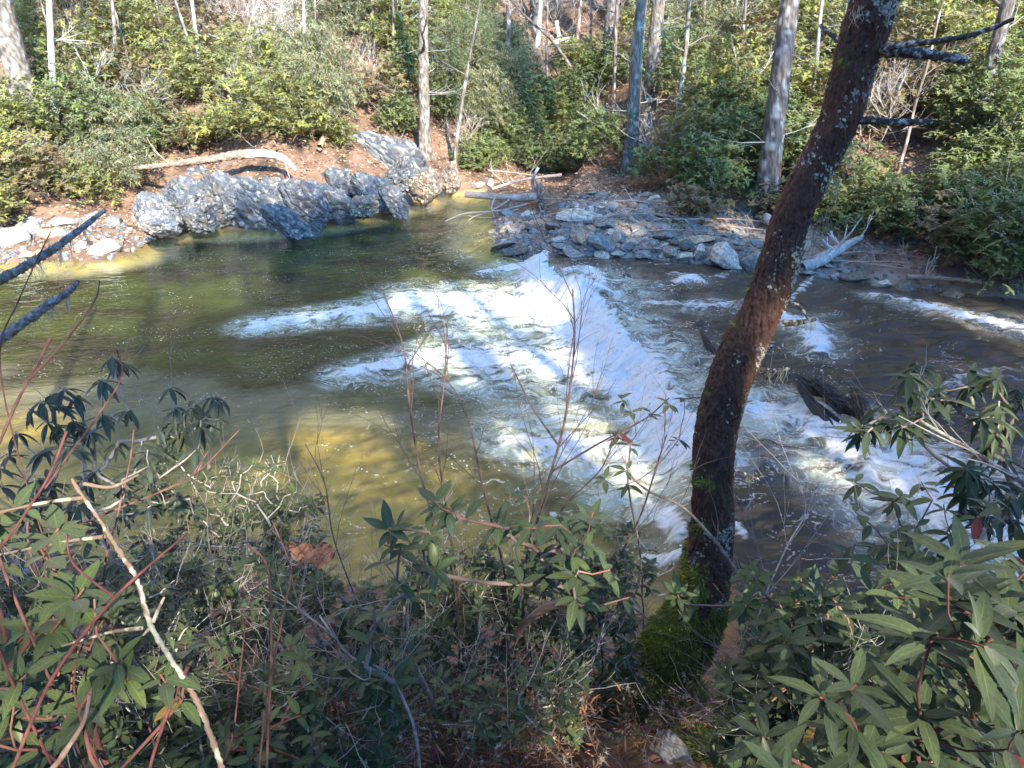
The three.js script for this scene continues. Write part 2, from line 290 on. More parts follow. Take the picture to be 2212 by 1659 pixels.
function rippleTexture() {                        // tiling small waves, drawn out across the stream
  const N = 512, d = new Uint8Array(N * N * 4);
  const tn = (u, v, f, g, o) => { const a = u * 6.28319, b = v * 6.28319; return n3(Math.cos(a) * f + o, Math.sin(a) * f + Math.cos(b) * g, Math.sin(b) * g - o); };
  for (let j = 0; j < N; j++) for (let i = 0; i < N; i++) {
    const u = i / N, v = j / N, h = 0.5 + 0.28 * tn(u, v, 0.7, 1.6, 0) + 0.16 * tn(u, v, 1.5, 3.4, 5) + 0.1 * tn(u, v, 3.2, 6.5, 9);
    const k = (j * N + i) * 4; d[k] = d[k + 1] = d[k + 2] = Math.round(255 * clamp(h)); d[k + 3] = 255;
  }
  const t = new THREE.DataTexture(d, N, N); t.wrapS = t.wrapT = THREE.RepeatWrapping; t.magFilter = THREE.LinearFilter; t.needsUpdate = true; return t;
}
const ripple = rippleTexture(); ripple.repeat.set(28 / 2.4, 21.3 / 1.6); 
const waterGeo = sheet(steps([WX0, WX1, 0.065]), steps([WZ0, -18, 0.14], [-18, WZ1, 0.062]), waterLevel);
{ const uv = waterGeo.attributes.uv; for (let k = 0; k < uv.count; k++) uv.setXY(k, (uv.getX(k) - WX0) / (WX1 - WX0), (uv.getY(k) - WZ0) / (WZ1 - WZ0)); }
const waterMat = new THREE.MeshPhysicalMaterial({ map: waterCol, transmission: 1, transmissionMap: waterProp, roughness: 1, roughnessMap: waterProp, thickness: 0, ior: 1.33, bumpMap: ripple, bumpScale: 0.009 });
{ // lumps of froth and flying drops where the water breaks
  const r = rngOf(2024), M = [], g = new THREE.IcosahedronGeometry(1, 1);
  for (let k = 0; k < 90000 && M.length < 5000; k++) {
    const x = lerp(-5, 6, r()), z = lerp(-18, -5, r()), [d] = foamFields(x, z); if (d < 0.7 || r() > (d - 0.6) * 1.6) continue;
    const fl = r() < 0.12, s = fl ? 0.003 + r() * 0.005 : 0.004 + 0.009 * r() ** 2, near = clamp(1.2 - Math.abs(upst(x, z) + 0.2));
    M.push(mat4(V(x, waterLevel(x, z) + (fl ? (0.04 + r() * 0.22) * near : s * 0.2), z), new THREE.Quaternion().setFromEuler(new THREE.Euler(r() * 3, r() * 6, r() * 3)), V(s * (1 + r()), s * 0.8, s)));
  }
  thing(instanced(new THREE.Group(), 'froth', g, std({ color: new THREE.Color().setRGB(0.84, 0.86, 0.87), roughness: 0.6 }), M), 'froth', 'white froth and drops thrown up along the rapid', 'foam', null, 'stuff');
}
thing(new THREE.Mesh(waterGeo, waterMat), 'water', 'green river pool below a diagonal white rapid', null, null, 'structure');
{
  const m = new THREE.MeshPhysicalMaterial({ color: new THREE.Color().setRGB(0.13, 0.13, 0.05), transmission: 0.5, roughness: 0.06, thickness: 0, ior: 1.33 });
  for (const [a, b, y] of [[-60, WX0, 0], [WX1, 60, 0.37]]) {
    const w = new THREE.Mesh(sheet(steps([a, b, 1.5]), steps([-24, 6, 1]), (x, z) => y + 0.01 * n2(x, z)), m);
    thing(w, 'water', a < 0 ? 'river running on downstream to the left' : 'river coming down from upstream on the right', null, null, 'structure');
  }
}

// ───────────────────────── rocks ─────────────────────────
function rockGeo(seed, detail, nPlanes = 14, rough = 0.05, strata = 0, axis = V(0.3, 1, 0.2), tone = 0, jo = 1, cut = [0.62, 0.34]) {
  const r = rngOf(seed), pl = []; axis = axis.clone().normalize();
  for (let k = 0; k < nPlanes; k++) pl.push([V(r() - 0.5, r() - 0.5, r() - 0.5).normalize(), cut[0] + r() * cut[1]]);
  const ico = new THREE.IcosahedronGeometry(1, detail); ico.deleteAttribute('uv'); ico.deleteAttribute('normal');
  const g = mergeVertices(ico, 1e-4), p = g.attributes.position, v = V(), col = new Float32Array(p.count * 3), o = seed * 3.17;
  for (let k = 0; k < p.count; k++) {
    v.fromBufferAttribute(p, k).normalize();
    let m = 1.0; for (const [n, d] of pl) { const c = n.dot(v); if (c > 0.02) m = Math.min(m, d / c); }
    const w = v.clone().multiplyScalar(m), s = w.dot(axis);
    let d = rough * fbm3(w.x * 2 + o, w.y * 2, w.z * 2, 5) * 1.6;
    if (strata) { const q = s * strata + 0.35 * fbm3(w.x * 1.4 + o, w.y * 1.4, w.z * 1.4, 2); const f = q - Math.floor(q); d -= jo * 0.1 * (1 - sstep(0.0, 0.14, f)) + jo * 0.08 * (Math.abs(n3(Math.floor(q) * 3.3, o, 1))) ; }
    d -= jo * 0.09 * (1 - sstep(0, 0.09, Math.abs(n3(w.x * 1.5 + o, w.y * 1.5 + 4, w.z * 1.5)))) + jo * 0.035 * (1 - sstep(0, 0.1, Math.abs(n3(w.x * 3.7 + o, w.y * 3.7, w.z * 3.7 + 2))));
    v.multiplyScalar(m + d); p.setXYZ(k, v.x, v.y, v.z);
    const a = fbm3(v.x * 2.2 + o, v.y * 2.2, v.z * 2.2, 4), b = fbm3(v.x * 7 + o, v.y * 7, v.z * 7, 3), l = fbm3(v.x * 3.1 - o, v.y * 3.1, v.z * 3.1 + 8, 4);
    let c = mix3([0.09, 0.1, 0.115], [0.2, 0.21, 0.215], clamp(0.5 + a + b * 0.7 + tone));
    c = mix3(c, [0.4, 0.39, 0.34], sstep(0.14, 0.26, l + b * 0.3 + tone * 0.3) * 0.75);        // pale lichen crust
    c = mix3(c, [0.24, 0.17, 0.11], sstep(0.2, 0.4, fbm3(v.x * 1.7, v.y * 1.7 + o, v.z * 1.7, 3)) * 0.6);    // brown stain
    c = mix3(c, [0.06, 0.065, 0.07], sstep(0.25, 0.4, fbm3(v.x * 4 + 2 * o, v.y * 4, v.z * 4, 3)) * 0.7);  // black lichen
    col.set(c, k * 3);
  }
  g.setAttribute('color', new THREE.BufferAttribute(col, 3)); g.computeVertexNormals(); return g;
}
const bigGeo = [0, 1, 2, 3, 4, 5].map((k) => rockGeo(40 + k * 7, 46, 13, 0.09, 1.15 + k * 0.12, V(0.12, 1, 0.5 * Math.sin(k * 2)), -0.22, 1, [0.55, 0.33]));
const midGeo = [0, 1, 2, 3, 4, 5, 6].map((k) => rockGeo(140 + k * 5, 16, 12, 0.025, k % 2 ? 1.3 : 0, V(0.1, 1, 0.15), 0.45, 0.3, [0.42, 0.36]));
const rockMat = [[1, 1, 1], [0.8, 0.82, 0.84], [1.75, 1.66, 1.5], [1.6, 1.22, 0.9], [0.4, 0.4, 0.38]].map((c) => std({ vertexColors: true, color: new THREE.Color().setRGB(...c), roughness: 0.85 }));
rockMat.push(std({ vertexColors: true, color: new THREE.Color().setRGB(0.3, 0.26, 0.2), roughness: 0.3 }));
const stoneMat = [[1.1, 1.0, 0.88], [0.92, 0.9, 0.86], [1.75, 1.62, 1.42], [1.6, 1.2, 0.86], [0.5, 0.48, 0.42]].map((c) => std({ vertexColors: true, color: new THREE.Color().setRGB(...c), roughness: 0.85 }));
function rock(geo, mat, pos, size, rot, name, label, group) {
  const m = new THREE.Mesh(geo, mat); m.position.copy(pos); m.scale.set(...size); m.rotation.set(...rot);
  return thing(m, name, label, 'rock', group);
}
// outcrop on the left of the inlet: tilted slabs, long axis down to the water
// [px, py, depth shift, length, width, thick, lean (deg in view), geometry, material, label]
const slabs = [
  [432, 442, 0.05, 0.82, 0.7, 0.46, -64, 0, 1, 'leftmost large grey slab of the bedrock outcrop'],
  [492, 442, 0.0, 0.98, 0.7, 0.44, -60, 1, 0, 'pale fronted slab second from left in the bedrock outcrop'],
  [556, 444, 0.05, 0.92, 0.6, 0.42, -56, 2, 1, 'blue grey slab in the middle of the bedrock outcrop'],
  [606, 440, 0.1, 0.88, 0.6, 0.4, -52, 3, 1, 'blue grey slab right of the outcrop middle, split by a crack'],
  [652, 450, 0.05, 0.75, 0.5, 0.36, -50, 5, 1, 'narrow slab between the outcrop and the leaning pale slab'],
  [708, 440, 0.1, 0.84, 0.42, 0.3, -47, 4, 0, 'pale pointed slab leaning into the pool at the outcrop end'],
  [515, 392, 0.8, 0.9, 0.7, 0.45, -22, 3, 1, 'bedrock hump directly under the middle of the fallen log'],
  [600, 398, 0.8, 0.85, 0.6, 0.4, -28, 0, 1, 'bedrock shoulder under the right end of the fallen log'],
  [425, 398, 0.7, 0.6, 0.5, 0.42, -30, 2, 1, 'rock shoulder under the left part of the fallen log'],
  [388, 425, 0.4, 0.5, 0.4, 0.24, -105, 5, 1, 'upright slab at the left shoulder of the outcrop'],
  [430, 470, -0.15, 0.5, 0.3, 0.3, -30, 3, 1, 'undercut rock below the left end of the outcrop'],
  [345, 462, -0.1, 0.62, 0.36, 0.4, -80, 2, 0, 'square pale boulder standing left of the outcrop'],
  [345, 488, -0.4, 0.36, 0.3, 0.3, -75, 4, 2, 'pale boulder at the waterline left of the outcrop'],
  [700, 355, 1.0, 0.6, 0.5, 0.5, -30, 1, 1, 'grey boulder in the cluster right of the fallen log end'],
  [745, 356, 1.0, 0.5, 0.3, 0.42, -60, 0, 1, 'narrow tilted boulder in the cluster above the outcrop'],
  [772, 366, 0.9, 0.5, 0.26, 0.35, -50, 5, 0, 'wedge boulder beside the foot of the reddish trail'],
  [840, 355, 0.9, 1.5, 0.75, 0.5, -36, 2, 0, 'long smooth tilted rock plate under the reddish trail'],
  [865, 388, 0.5, 0.62, 0.46, 0.5, -8, 3, 1, 'blocky boulder at the lower edge of the tilted plate'],
  [815, 420, 0.3, 0.8, 0.4, 0.45, -45, 0, 1, 'slanting rock rib between blocky boulder and pool'],
  [785, 448, 0.1, 0.4, 0.26, 0.3, -30, 4, 3, 'brown wedge rock at the waterline right of the pale pointed slab'],
  [738, 412, 0.5, 0.75, 0.5, 0.5, -40, 1, 1, 'rock in the gap behind the pale pointed slab'],
  [850, 438, 0.2, 0.5, 0.25, 0.25, -40, 5, 0, 'low ribbed rock at the waterline below the blocky boulder'],
  [620, 480, 0.1, 0.7, 0.3, 0.28, -20, 1, 1, 'low rock at the waterline below the outcrop middle'],
  [660, 395, 0.9, 0.8, 0.6, 0.5, -35, 4, 1, 'rounded rock shoulder behind the outcrop, right of the log'],
  [920, 405, 0.4, 0.5, 0.4, 0.3, -15, 2, 3, 'mossy ochre boulder at the left mouth of the inlet'],
  [970, 388, 0.6, 0.4, 0.36, 0.34, -5, 3, 3, 'rounded ochre boulder under the slim leaning tree'],
  [405, 455, 0.4, 0.6, 0.5, 0.5, -60, 1, 1, 'rock behind the left foot of the outcrop'],
];
for (const [px, py, dd, l, w, t, lean, gk, mk, label] of slabs) {
  const d0 = hit(px, py), depth = Math.min(onLevel(px, py + 70).distanceTo(V(0, H, 0)), d0.distanceTo(V(0, H, 0))) ;
  const base = onLevel(px, Math.max(py + 55, 430)), dz = base.clone().sub(V(0, H, 0)), dep = dz.dot(V(0, -SP, -CP)) + dd;
  rock(bigGeo[gk], rockMat[mk], at(px, py, dep), [l * 1.1, w * 1.75, t * 1.3], [0.35, -0.25, lean * Math.PI / 180], 'bedrock_slab', label);
}
// left shore rocks
const shore = [
  [15, 520, 0.55, 0.4, 2, 'sunlit white boulder at the left edge of the photo'], [70, 490, 0.5, 0.25, 2, 'flat pale rock behind the white boulder on the left shore'],
  [120, 505, 0.42, 0.22, 3, 'tan rock above the grey dead branch tip'], [180, 530, 0.3, 0.2, 2, 'mossy pale rock at the left shore waterline'], [225, 542, 0.42, 0.24, 2, 'pale wedge rock nearest the pool on the left shore'],
  [250, 485, 0.36, 0.2, 0, 'slanted pale rock below the yellow green bush'], [140, 480, 0.35, 0.15, 0, 'low grey rock half buried under the left bush'], [55, 550, 0.3, 0.14, 3, 'tan stone in the shallows below the white boulder'],
  [205, 470, 0.3, 0.18, 0, 'grey rock under the overhanging left bush'], [100, 548, 0.26, 0.12, 3, 'flat brown stone at the edge of the golden shallows'], [300, 470, 0.3, 0.2, 0, 'small grey rock between left bush and square boulder'],
];
shore.forEach(([px, py, s, h, mk, label], k) => { const p = hit(px, py); rock(midGeo[k % 7], rockMat[mk], p.add(V(0, h * 0.1, 0)), [s, h, s * 0.75], [0.1, k * 1.7, 0.15], 'shore_rock', label); });

// ledges standing out of the water on the right: thin upturned strata, dark and wet
const ledges = [
  [1740, 838, 1815, 868, 0.16, 'upper dark ledge of upturned wet rock right of the trunk'], [1760, 858, 1880, 915, 0.12, 'middle dark ribbed ledge in the rapid right of the trunk'],
  [1725, 872, 1830, 945, 0.08, 'thin lowest ledge edge nearest the right hand chute'], [1840, 890, 1900, 950, 0.13, 'dark ledge end behind the laurel leaves'],
  [1775, 850, 1860, 880, 0.06, 'thin dark ledge edge between the upper and middle ledge'], [1738, 880, 1850, 925, 0.05, 'thin wet ledge edge just above the lowest ledge'],
  [1520, 735, 1570, 775, 0.07, 'dark submerged ledge just left of the leaning trunk'], [1650, 800, 1705, 845, 0.06, 'reddish submerged ledge just right of the leaning trunk'],
];
ledges.forEach(([x0, y0, x1, y1, r, label], k) => {
  const a = onLevel(x0, y0, 0.4), b = onLevel(x1, y1, 0.36), c = a.clone().add(b).multiplyScalar(0.5), L = a.distanceTo(b);
  const m = rock(bigGeo[(k + 2) % 6], rockMat[5], c.setY(0.36 + (k > 5 ? -0.06 : 0.05)), [L * 0.8, r * 1.3, r * 0.85], [0.5, Math.atan2(-(b.z - a.z), b.x - a.x), -0.06], 'rock_ledge', label);
});
[[1590, 1235, 0.22, 'dark wet boulder behind the foot of the leaning trunk'], [1500, 1130, 0.16, 'dark rock splitting the foam left of the trunk foot'], [1550, 1090, 0.15, 'small dark rock hidden behind the trunk in the rapid'], [1940, 985, 0.2, 'dark rock at the head of the right chute'], [1640, 1245, 0.18, 'wet black stone right of the trunk foot']].forEach(([px, py, s, label], k) => rock(midGeo[k], rockMat[5], onLevel(px, py, 0.1), [s * 1.4, s, s], [0.2, k, 0.1], 'wet_rock', label));

// gravel bar: hand placed stones first, then a scatter of single stones
const barStones = [
  [1120, 545, 0.62, 0.16, 4, 'dark flat slab at the left tip of the gravel bar'], [1165, 555, 0.5, 0.42, 4, 'upright dark mossy slab where the rapid begins'], [1085, 535, 0.5, 0.12, 0, 'thin slab sticking out over the pool from the bar'],
  [1205, 522, 0.3, 0.16, 2, 'pale stone left of the brown boulder on the bar'], [1255, 525, 0.34, 0.26, 3, 'brown boulder among pale stones on the bar'], [1300, 535, 0.44, 0.34, 1, 'large blue grey wedge stone of the bar'],
  [1335, 518, 0.24, 0.24, 2, 'white upright stone behind the blue grey wedge'], [1245, 550, 0.4, 0.1, 0, 'flat slab at the waterline left of the wedge stone'], [1340, 552, 0.32, 0.14, 2, 'low pale stone in front of the blue grey wedge'], [1300, 556, 0.3, 0.12, 2, 'rounded pale stone at the waterline below the wedge'],
  [1395, 555, 0.34, 0.14, 1, 'grey stone dipping into water mid bar'], [1450, 552, 0.36, 0.2, 0, 'grey stone left of the tan slab at the waterline'], [1505, 525, 0.5, 0.2, 3, 'tan rounded slab tilted on the bar'], [1510, 552, 0.28, 0.3, 2, 'pale block below the tan slab'],
  [1470, 560, 0.34, 0.18, 2, 'pale stone touching the water near the tan slab'], [1545, 562, 0.42, 0.22, 1, 'broad grey stone left of the two pale boulders'], [1570, 568, 0.62, 0.42, 2, 'large pale boulder left of the trunk at the waterline'], [1632, 575, 0.44, 0.46, 1, 'rounded grey boulder partly behind the leaning trunk'], [1655, 565, 0.3, 0.3, 2, 'tall pale stone touching the leaning trunk in view'],
  [1250, 470, 0.75, 0.16, 2, 'broad pale flat slab behind the bar front'], [1200, 495, 0.55, 0.14, 0, 'flat slab right of the driftwood root'], [1310, 490, 0.42, 0.3, 1, 'blue grey block in the middle of the bar'], [1390, 500, 0.5, 0.12, 0, 'thin grey slab mid bar'], [1430, 515, 0.5, 0.14, 1, 'tilted slab behind the tan slab'], [1150, 500, 0.4, 0.2, 4, 'mossy dark stone under the driftwood root'],
  [1320, 450, 0.4, 0.08, 1, 'dark thin slate lying high on the bar'], [1440, 470, 0.45, 0.1, 1, 'grey slate behind the middle of the bar'], [1030, 402, 0.45, 0.18, 0, 'pale stone pile left of the inlet back'], [1060, 398, 0.3, 0.2, 2, 'pale stone right in the inlet back'],
  [1905, 618, 0.28, 0.16, 2, 'small white stone at the right bank waterline'], [1960, 628, 0.35, 0.14, 4, 'dark stone at the right bank waterline'], [1850, 600, 0.45, 0.16, 4, 'mossy stone below the white driftwood log'], [2060, 640, 0.4, 0.16, 4, 'dark low stone under the far right bush'],
  [1275, 500, 0.3, 0.18, 3, 'brown stone behind the brown boulder on the bar'], [1360, 530, 0.26, 0.14, 0, 'small grey stone right of the white upright stone'], [1420, 545, 0.25, 0.12, 0, 'small flat stone between mid bar stones'], [1590, 530, 0.34, 0.14, 1, 'slate behind the large pale boulder'], [1480, 535, 0.3, 0.2, 4, 'dark stone wedged beside the tan slab'],
];
barStones.forEach(([px, py, s, h, mk, label], k) => { const p = hit(px, py); rock(midGeo[(k * 3) % 7], stoneMat[mk], p.add(V(0, h * 0.3, 0)), [s * 0.8, h * 0.68, s * 0.62], [0.3 * Math.sin(k * 2.1), k * 1.3, 0.3 * Math.cos(k * 1.7)], 'stone', label, 'stones of the gravel bar'); });
{
  const r = rngOf(31), small = [], barMarks = [[1165, 535, 'the upright dark mossy slab'], [1205, 520, 'the pale stone by the brown boulder'], [1255, 520, 'the brown boulder'], [1300, 530, 'the blue grey wedge'], [1335, 515, 'the white upright stone'], [1395, 550, 'the mid bar stone'], [1450, 550, 'the waterline grey stone'], [1505, 520, 'the tan slab'], [1510, 550, 'the pale block'], [1570, 560, 'the large pale boulder'], [1632, 565, 'the rounded grey boulder'], [1250, 470, 'the broad pale slab'], [1200, 495, 'the flat slab by the driftwood'], [1310, 490, 'the blue grey block'], [1390, 500, 'the thin mid slab'], [1430, 515, 'the tilted slab'], [1320, 450, 'the dark slate'], [1440, 470, 'the grey slate'], [1160, 440, 'the driftwood root'], [1370, 410, 'the twin trunks'], [1656, 440, 'the purplish trunk'], [1690, 520, 'the leaning trunk'], [1800, 550, 'the white driftwood log'], [1560, 480, 'the drift sticks']];
  let n = 0;
  for (let k = 0; k < 900; k++) {
    const x = lerp(-0.5, 6.6, r()), e = 0.1 + 5 * r() ** 1.5, z = zAt(farEdge, x) - e, s = 0.045 + 0.13 * r() ** 2.4, p = ground(x, z, s * 0.12);
    if (s > 0.085 && n < 130) { n++; const q = project(p); rock(midGeo[k % 7], stoneMat[[0, 1, 4, 2, 0, 3][k % 6]], p, [s * 1.6, s * 0.36, s * 1.2], [r() * 0.5, r() * 6, r() * 0.5], 'cobble', placeLabel((s > 0.13 ? 'larger ' : 'small ') + ['grey', 'blue grey', 'dark', 'pale', 'dull grey', 'tan'][k % 6] + ' cobble', q[0], q[1], barMarks), 'cobbles of the gravel bar'); }
    else small.push(mat4(p, new THREE.Quaternion().setFromEuler(new THREE.Euler(r() * 0.6, r() * 6, r() * 0.6)), V(s, s * 0.45, s * 0.8)));
  }
  for (let k = 0; k < 1600; k++) { const x = lerp(-0.4, 9.5, r()), e = 0.05 + 4.6 * r() ** 1.3, s = 0.018 + 0.05 * r(), p = ground(x, zAt(farEdge, x) - e, s * 0.15); small.push(mat4(p, new THREE.Quaternion().setFromEuler(new THREE.Euler(r(), r() * 6, r())), V(s, s * 0.6, s * 0.9))); }
  for (let k = 0; k < 500; k++) { const x = lerp(-13, -8.4, r()), e = -0.2 + 3 * r(), s = 0.03 + 0.09 * r() ** 2, p = ground(x, zAt(farEdge, x) - e, s * 0.15); small.push(mat4(p, new THREE.Quaternion().setFromEuler(new THREE.Euler(r(), r() * 6, r())), V(s, s * 0.6, s * 0.9))); }
  const tones = small.map((_, k) => [[1, 1, 1], [0.7, 0.75, 0.85], [1.35, 1.3, 1.2], [1.0, 0.8, 0.62]][(k * 7) % 4]);
  thing(instanced(new THREE.Group(), 'gravel', rockGeo(301, 3, 10, 0.03), VC, small, tones), 'gravel', 'loose gravel and pebbles covering the far banks', 'gravel', null, 'stuff');
}
// ───────────────────────── branching, leaves ─────────────────────────
function grow(base, tips, r, o = {}) {             // joins tips to a base; returns chains of points with radii
  const { tipR = 0.003, pipe = 0.45, step = 0.16, wob = 0.22, rise = 0.35, cost = 0.45 } = o;
  const N = [{ p: base, up: -1, len: 0, w: 0 }], ends = [];
  for (const tip of [...tips].sort((a, b) => a.distanceToSquared(base) - b.distanceToSquared(base))) {
    let bi = 0, bc = 1e9;
    N.forEach((n, k) => { const c = n.p.distanceTo(tip) + cost * n.len + (n.p.y > tip.y ? (n.p.y - tip.y) * 0.8 : 0); if (c < bc) { bc = c; bi = k; } });
    const a = N[bi].p, L = a.distanceTo(tip), seg = Math.max(2, Math.ceil(L / step)), mid = a.clone().lerp(tip, 0.5).add(V((r() - 0.5) * wob * L, -rise * L * 0.25 + (r() - 0.5) * wob * L, (r() - 0.5) * wob * L));
    let up = bi;
    for (let k = 1; k <= seg; k++) {
      const t = k / seg, p = a.clone().multiplyScalar((1 - t) ** 2).addScaledVector(mid, 2 * t * (1 - t)).addScaledVector(tip, t * t);
      if (k < seg) p.add(V(r() - 0.5, r() - 0.5, r() - 0.5).multiplyScalar(0.06 * L / seg * 3));
      N.push({ p, up, len: N[up].len + p.distanceTo(N[up].p), w: 0 }); up = N.length - 1;
    }
    ends.push(up); for (let k = up; k >= 0; k = N[k].up) N[k].w++;
  }
  const kids = N.map(() => []); N.forEach((n, k) => n.up >= 0 && kids[n.up].push(k));
  const chains = [], rad = (w) => tipR * w ** pipe;
  const walk = (start, from) => {
    const pts = [], rs = []; if (from >= 0) { pts.push(N[from].p); rs.push(rad(N[start].w)); }
    let k = start; for (;;) { pts.push(N[k].p); rs.push(rad(N[k].w)); const ks = kids[k].slice().sort((a, b) => N[b].w - N[a].w); for (const q of ks.slice(1)) walk(q, k); if (!ks.length) break; k = ks[0]; }
    if (pts.length > 1) chains.push({ pts, rs });
  };
  walk(0, -1);
  return { chains, tips: ends.map((k) => ({ p: N[k].p, d: N[k].p.clone().sub(N[N[k].up].p).normalize() })) };
}
function chainsGeo(chains, sides, col, jit = 0) { const g = new GB(); for (const c of chains) g.tube(c.pts, (t) => radAt(c.rs, t), sides, col, jit); return g.build(); }
function leafGeo(w = 0.36, curl = 0.18, fold = 0.12, seg = 5, tipness = 0.85, twist = 0, teeth = 0) {
  const p = [], uv = [], idx = [];
  for (let k = 0; k <= seg; k++) {
    const t = k / seg, hw = Math.max(0.012, w * 0.5 * Math.pow(Math.sin(Math.PI * Math.pow(0.04 + t * 0.96, tipness)), 0.8)) * (1 + (teeth ? teeth * ((k % 2) - 0.5) : 0)), y = -curl * t * t, a = twist * t;
    p.push(-hw * Math.cos(a), y + fold * hw * 2 + hw * Math.sin(a) * 0.5, t, 0, y, t, hw * Math.cos(a), y + fold * hw * 2 - hw * Math.sin(a) * 0.5, t);
    uv.push(0, t, 0.5, t, 1, t);
    if (k < seg) { const o = k * 3; idx.push(o, o + 3, o + 1, o + 1, o + 3, o + 4, o + 1, o + 4, o + 2, o + 2, o + 4, o + 5); }
  }
  const g = new THREE.BufferGeometry(); g.setAttribute('position', new THREE.Float32BufferAttribute(p, 3)); g.setAttribute('uv', new THREE.Float32BufferAttribute(uv, 2)); g.setIndex(idx); g.computeVertexNormals(); return g;
}
const leafBasis = (d, up) => { const x = V().crossVectors(up, d); if (x.lengthSq() < 1e-5) x.set(1, 0, 0); x.normalize(); const y = V().crossVectors(d, x); return new THREE.Quaternion().setFromRotationMatrix(new THREE.Matrix4().makeBasis(x, y, d)); };
function whorl(tip, n, el, droop, r) {             // directions of the leaves round a shoot end
  const ax = tip.d.clone().lerp(V(0, 1, 0), 0.35).normalize(), u = V().crossVectors(ax, V(0.3, 0.1, 0.9)).normalize(), b = V().crossVectors(ax, u), out = [], f0 = r() * 6.28;
  for (let k = 0; k < n; k++) { const f = f0 + k * 2.39996 + (r() - 0.5) * 0.3, e = el + (r() - 0.5) * 0.5; const d = V().addScaledVector(u, Math.cos(f) * Math.cos(e)).addScaledVector(b, Math.sin(f) * Math.cos(e)).addScaledVector(ax, Math.sin(e)); d.y -= droop; out.push(d.normalize()); }
  return out;
}
function whorlGeo(seed, n, el, w, seg, spread = 1, curl = 0.2) {  // a small rosette used far off
  const r = rngOf(seed), L = leafGeo(w, curl, 0.1, seg), P = L.attributes.position, p = [], idx = [], v = V();
  for (let k = 0; k < n; k++) {
    const f = k * 2.39996 + r() * 0.6, e = el + (r() - 0.5) * 0.7, d = V(Math.cos(f) * Math.cos(e), Math.sin(e), Math.sin(f) * Math.cos(e)), q = leafBasis(d, V(0, 1, 0)), s = 0.7 + r() * 0.5, off = V(r() - 0.5, r() - 0.5, r() - 0.5).multiplyScalar(spread), o = p.length / 3;
    for (let i = 0; i < P.count; i++) { v.fromBufferAttribute(P, i).multiplyScalar(s).applyQuaternion(q).add(off); p.push(v.x, v.y, v.z); }
    for (const i of L.index.array) idx.push(i + o);
  }
  const g = new THREE.BufferGeometry(); g.setAttribute('position', new THREE.Float32BufferAttribute(p, 3)); g.setIndex(idx); g.computeVertexNormals(); return g;
}
const atZ = (px, py, z) => at(px, py, -z / (CP + (CY - py) / F * SP));

const landmarks = [[60, 200, 'the thick upper left trunk'], [112, 140, 'the slim white tree'], [440, 345, 'the fallen log'], [545, 440, 'the bedrock outcrop'], [800, 260, 'the reddish trail'], [915, 180, 'the straight grey trunk'], [1000, 220, 'the slim bent tree'], [1215, 90, 'the white log'], [1200, 260, 'the dark ravine'], [1315, 80, 'the thick high trunk'], [1390, 200, 'the twin trunks'], [1470, 180, 'the slim pale grey trunk'], [1680, 230, 'the purplish trunk'], [1810, 250, 'the leaning trunk'], [1920, 360, 'the litter opening'], [2130, 180, 'the upper right trunk'], [1350, 480, 'the gravel bar'], [140, 500, 'the left shore rocks'], [1950, 570, 'the sandy right bank'], [600, 60, 'the pale dead branches']];
// ───────────────────────── far trees ─────────────────────────
const barkOf = (a, b, s, lich = 0.2) => (p, n, t) => {
  const st = fbm3(p.x * 26 * s, p.y * 3.4 * s, p.z * 26 * s, 4) * 1.3, l = fbm3(p.x * 3, p.y * 3, p.z * 3 + 5, 4);
  let c = mix3(a, b, clamp(0.5 + st * 1.1)); c = mix3(c, [0.5, 0.52, 0.47], sstep(0.18, 0.34, l) * lich * 2); return c;
};
const GREY = [[0.08, 0.063, 0.047], [0.25, 0.21, 0.165]], BROWN = [[0.09, 0.06, 0.045], [0.24, 0.18, 0.15]], PALE = [[0.3, 0.28, 0.255], [0.58, 0.56, 0.52]], PURP = [[0.058, 0.045, 0.04], [0.185, 0.15, 0.13]];
const needleGeo = whorlGeo(5, 12, 0.3, 0.1, 1, 0.5);
const NEEDLE = leafMat([0.05, 0.085, 0.03], 0.2, 0.1);
const TWIG = std({ color: new THREE.Color().setRGB(0.26, 0.21, 0.17) }), TWIGP = std({ color: new THREE.Color().setRGB(0.55, 0.51, 0.46) });
function limbTree(g, r, p, d, len, rad, lev, sides, col) {
  const n = 4, pts = [p.clone()], q = p.clone(), dir = d.clone();
  for (let k = 0; k < n; k++) { dir.add(V(r() - 0.5, (r() - 0.35) * 0.8, r() - 0.5).multiplyScalar(0.42)).normalize(); q.addScaledVector(dir, len / n); pts.push(q.clone()); }
  g.tube(pts, [rad, rad * 0.45], sides, col);
  if (lev > 0) { const m = 2 + Math.floor(r() * 2.6); for (let k = 0; k < m; k++) { const i = 1 + Math.floor(r() * n), nd = pts[i].clone().sub(pts[i - 1]).normalize().add(V(r() - 0.5, r() - 0.4, r() - 0.5).multiplyScalar(1.5)).normalize(); limbTree(g, r, pts[i], nd, len * (0.45 + r() * 0.3), rad * 0.5, lev - 1, Math.max(3, sides - 1), col); } }
}
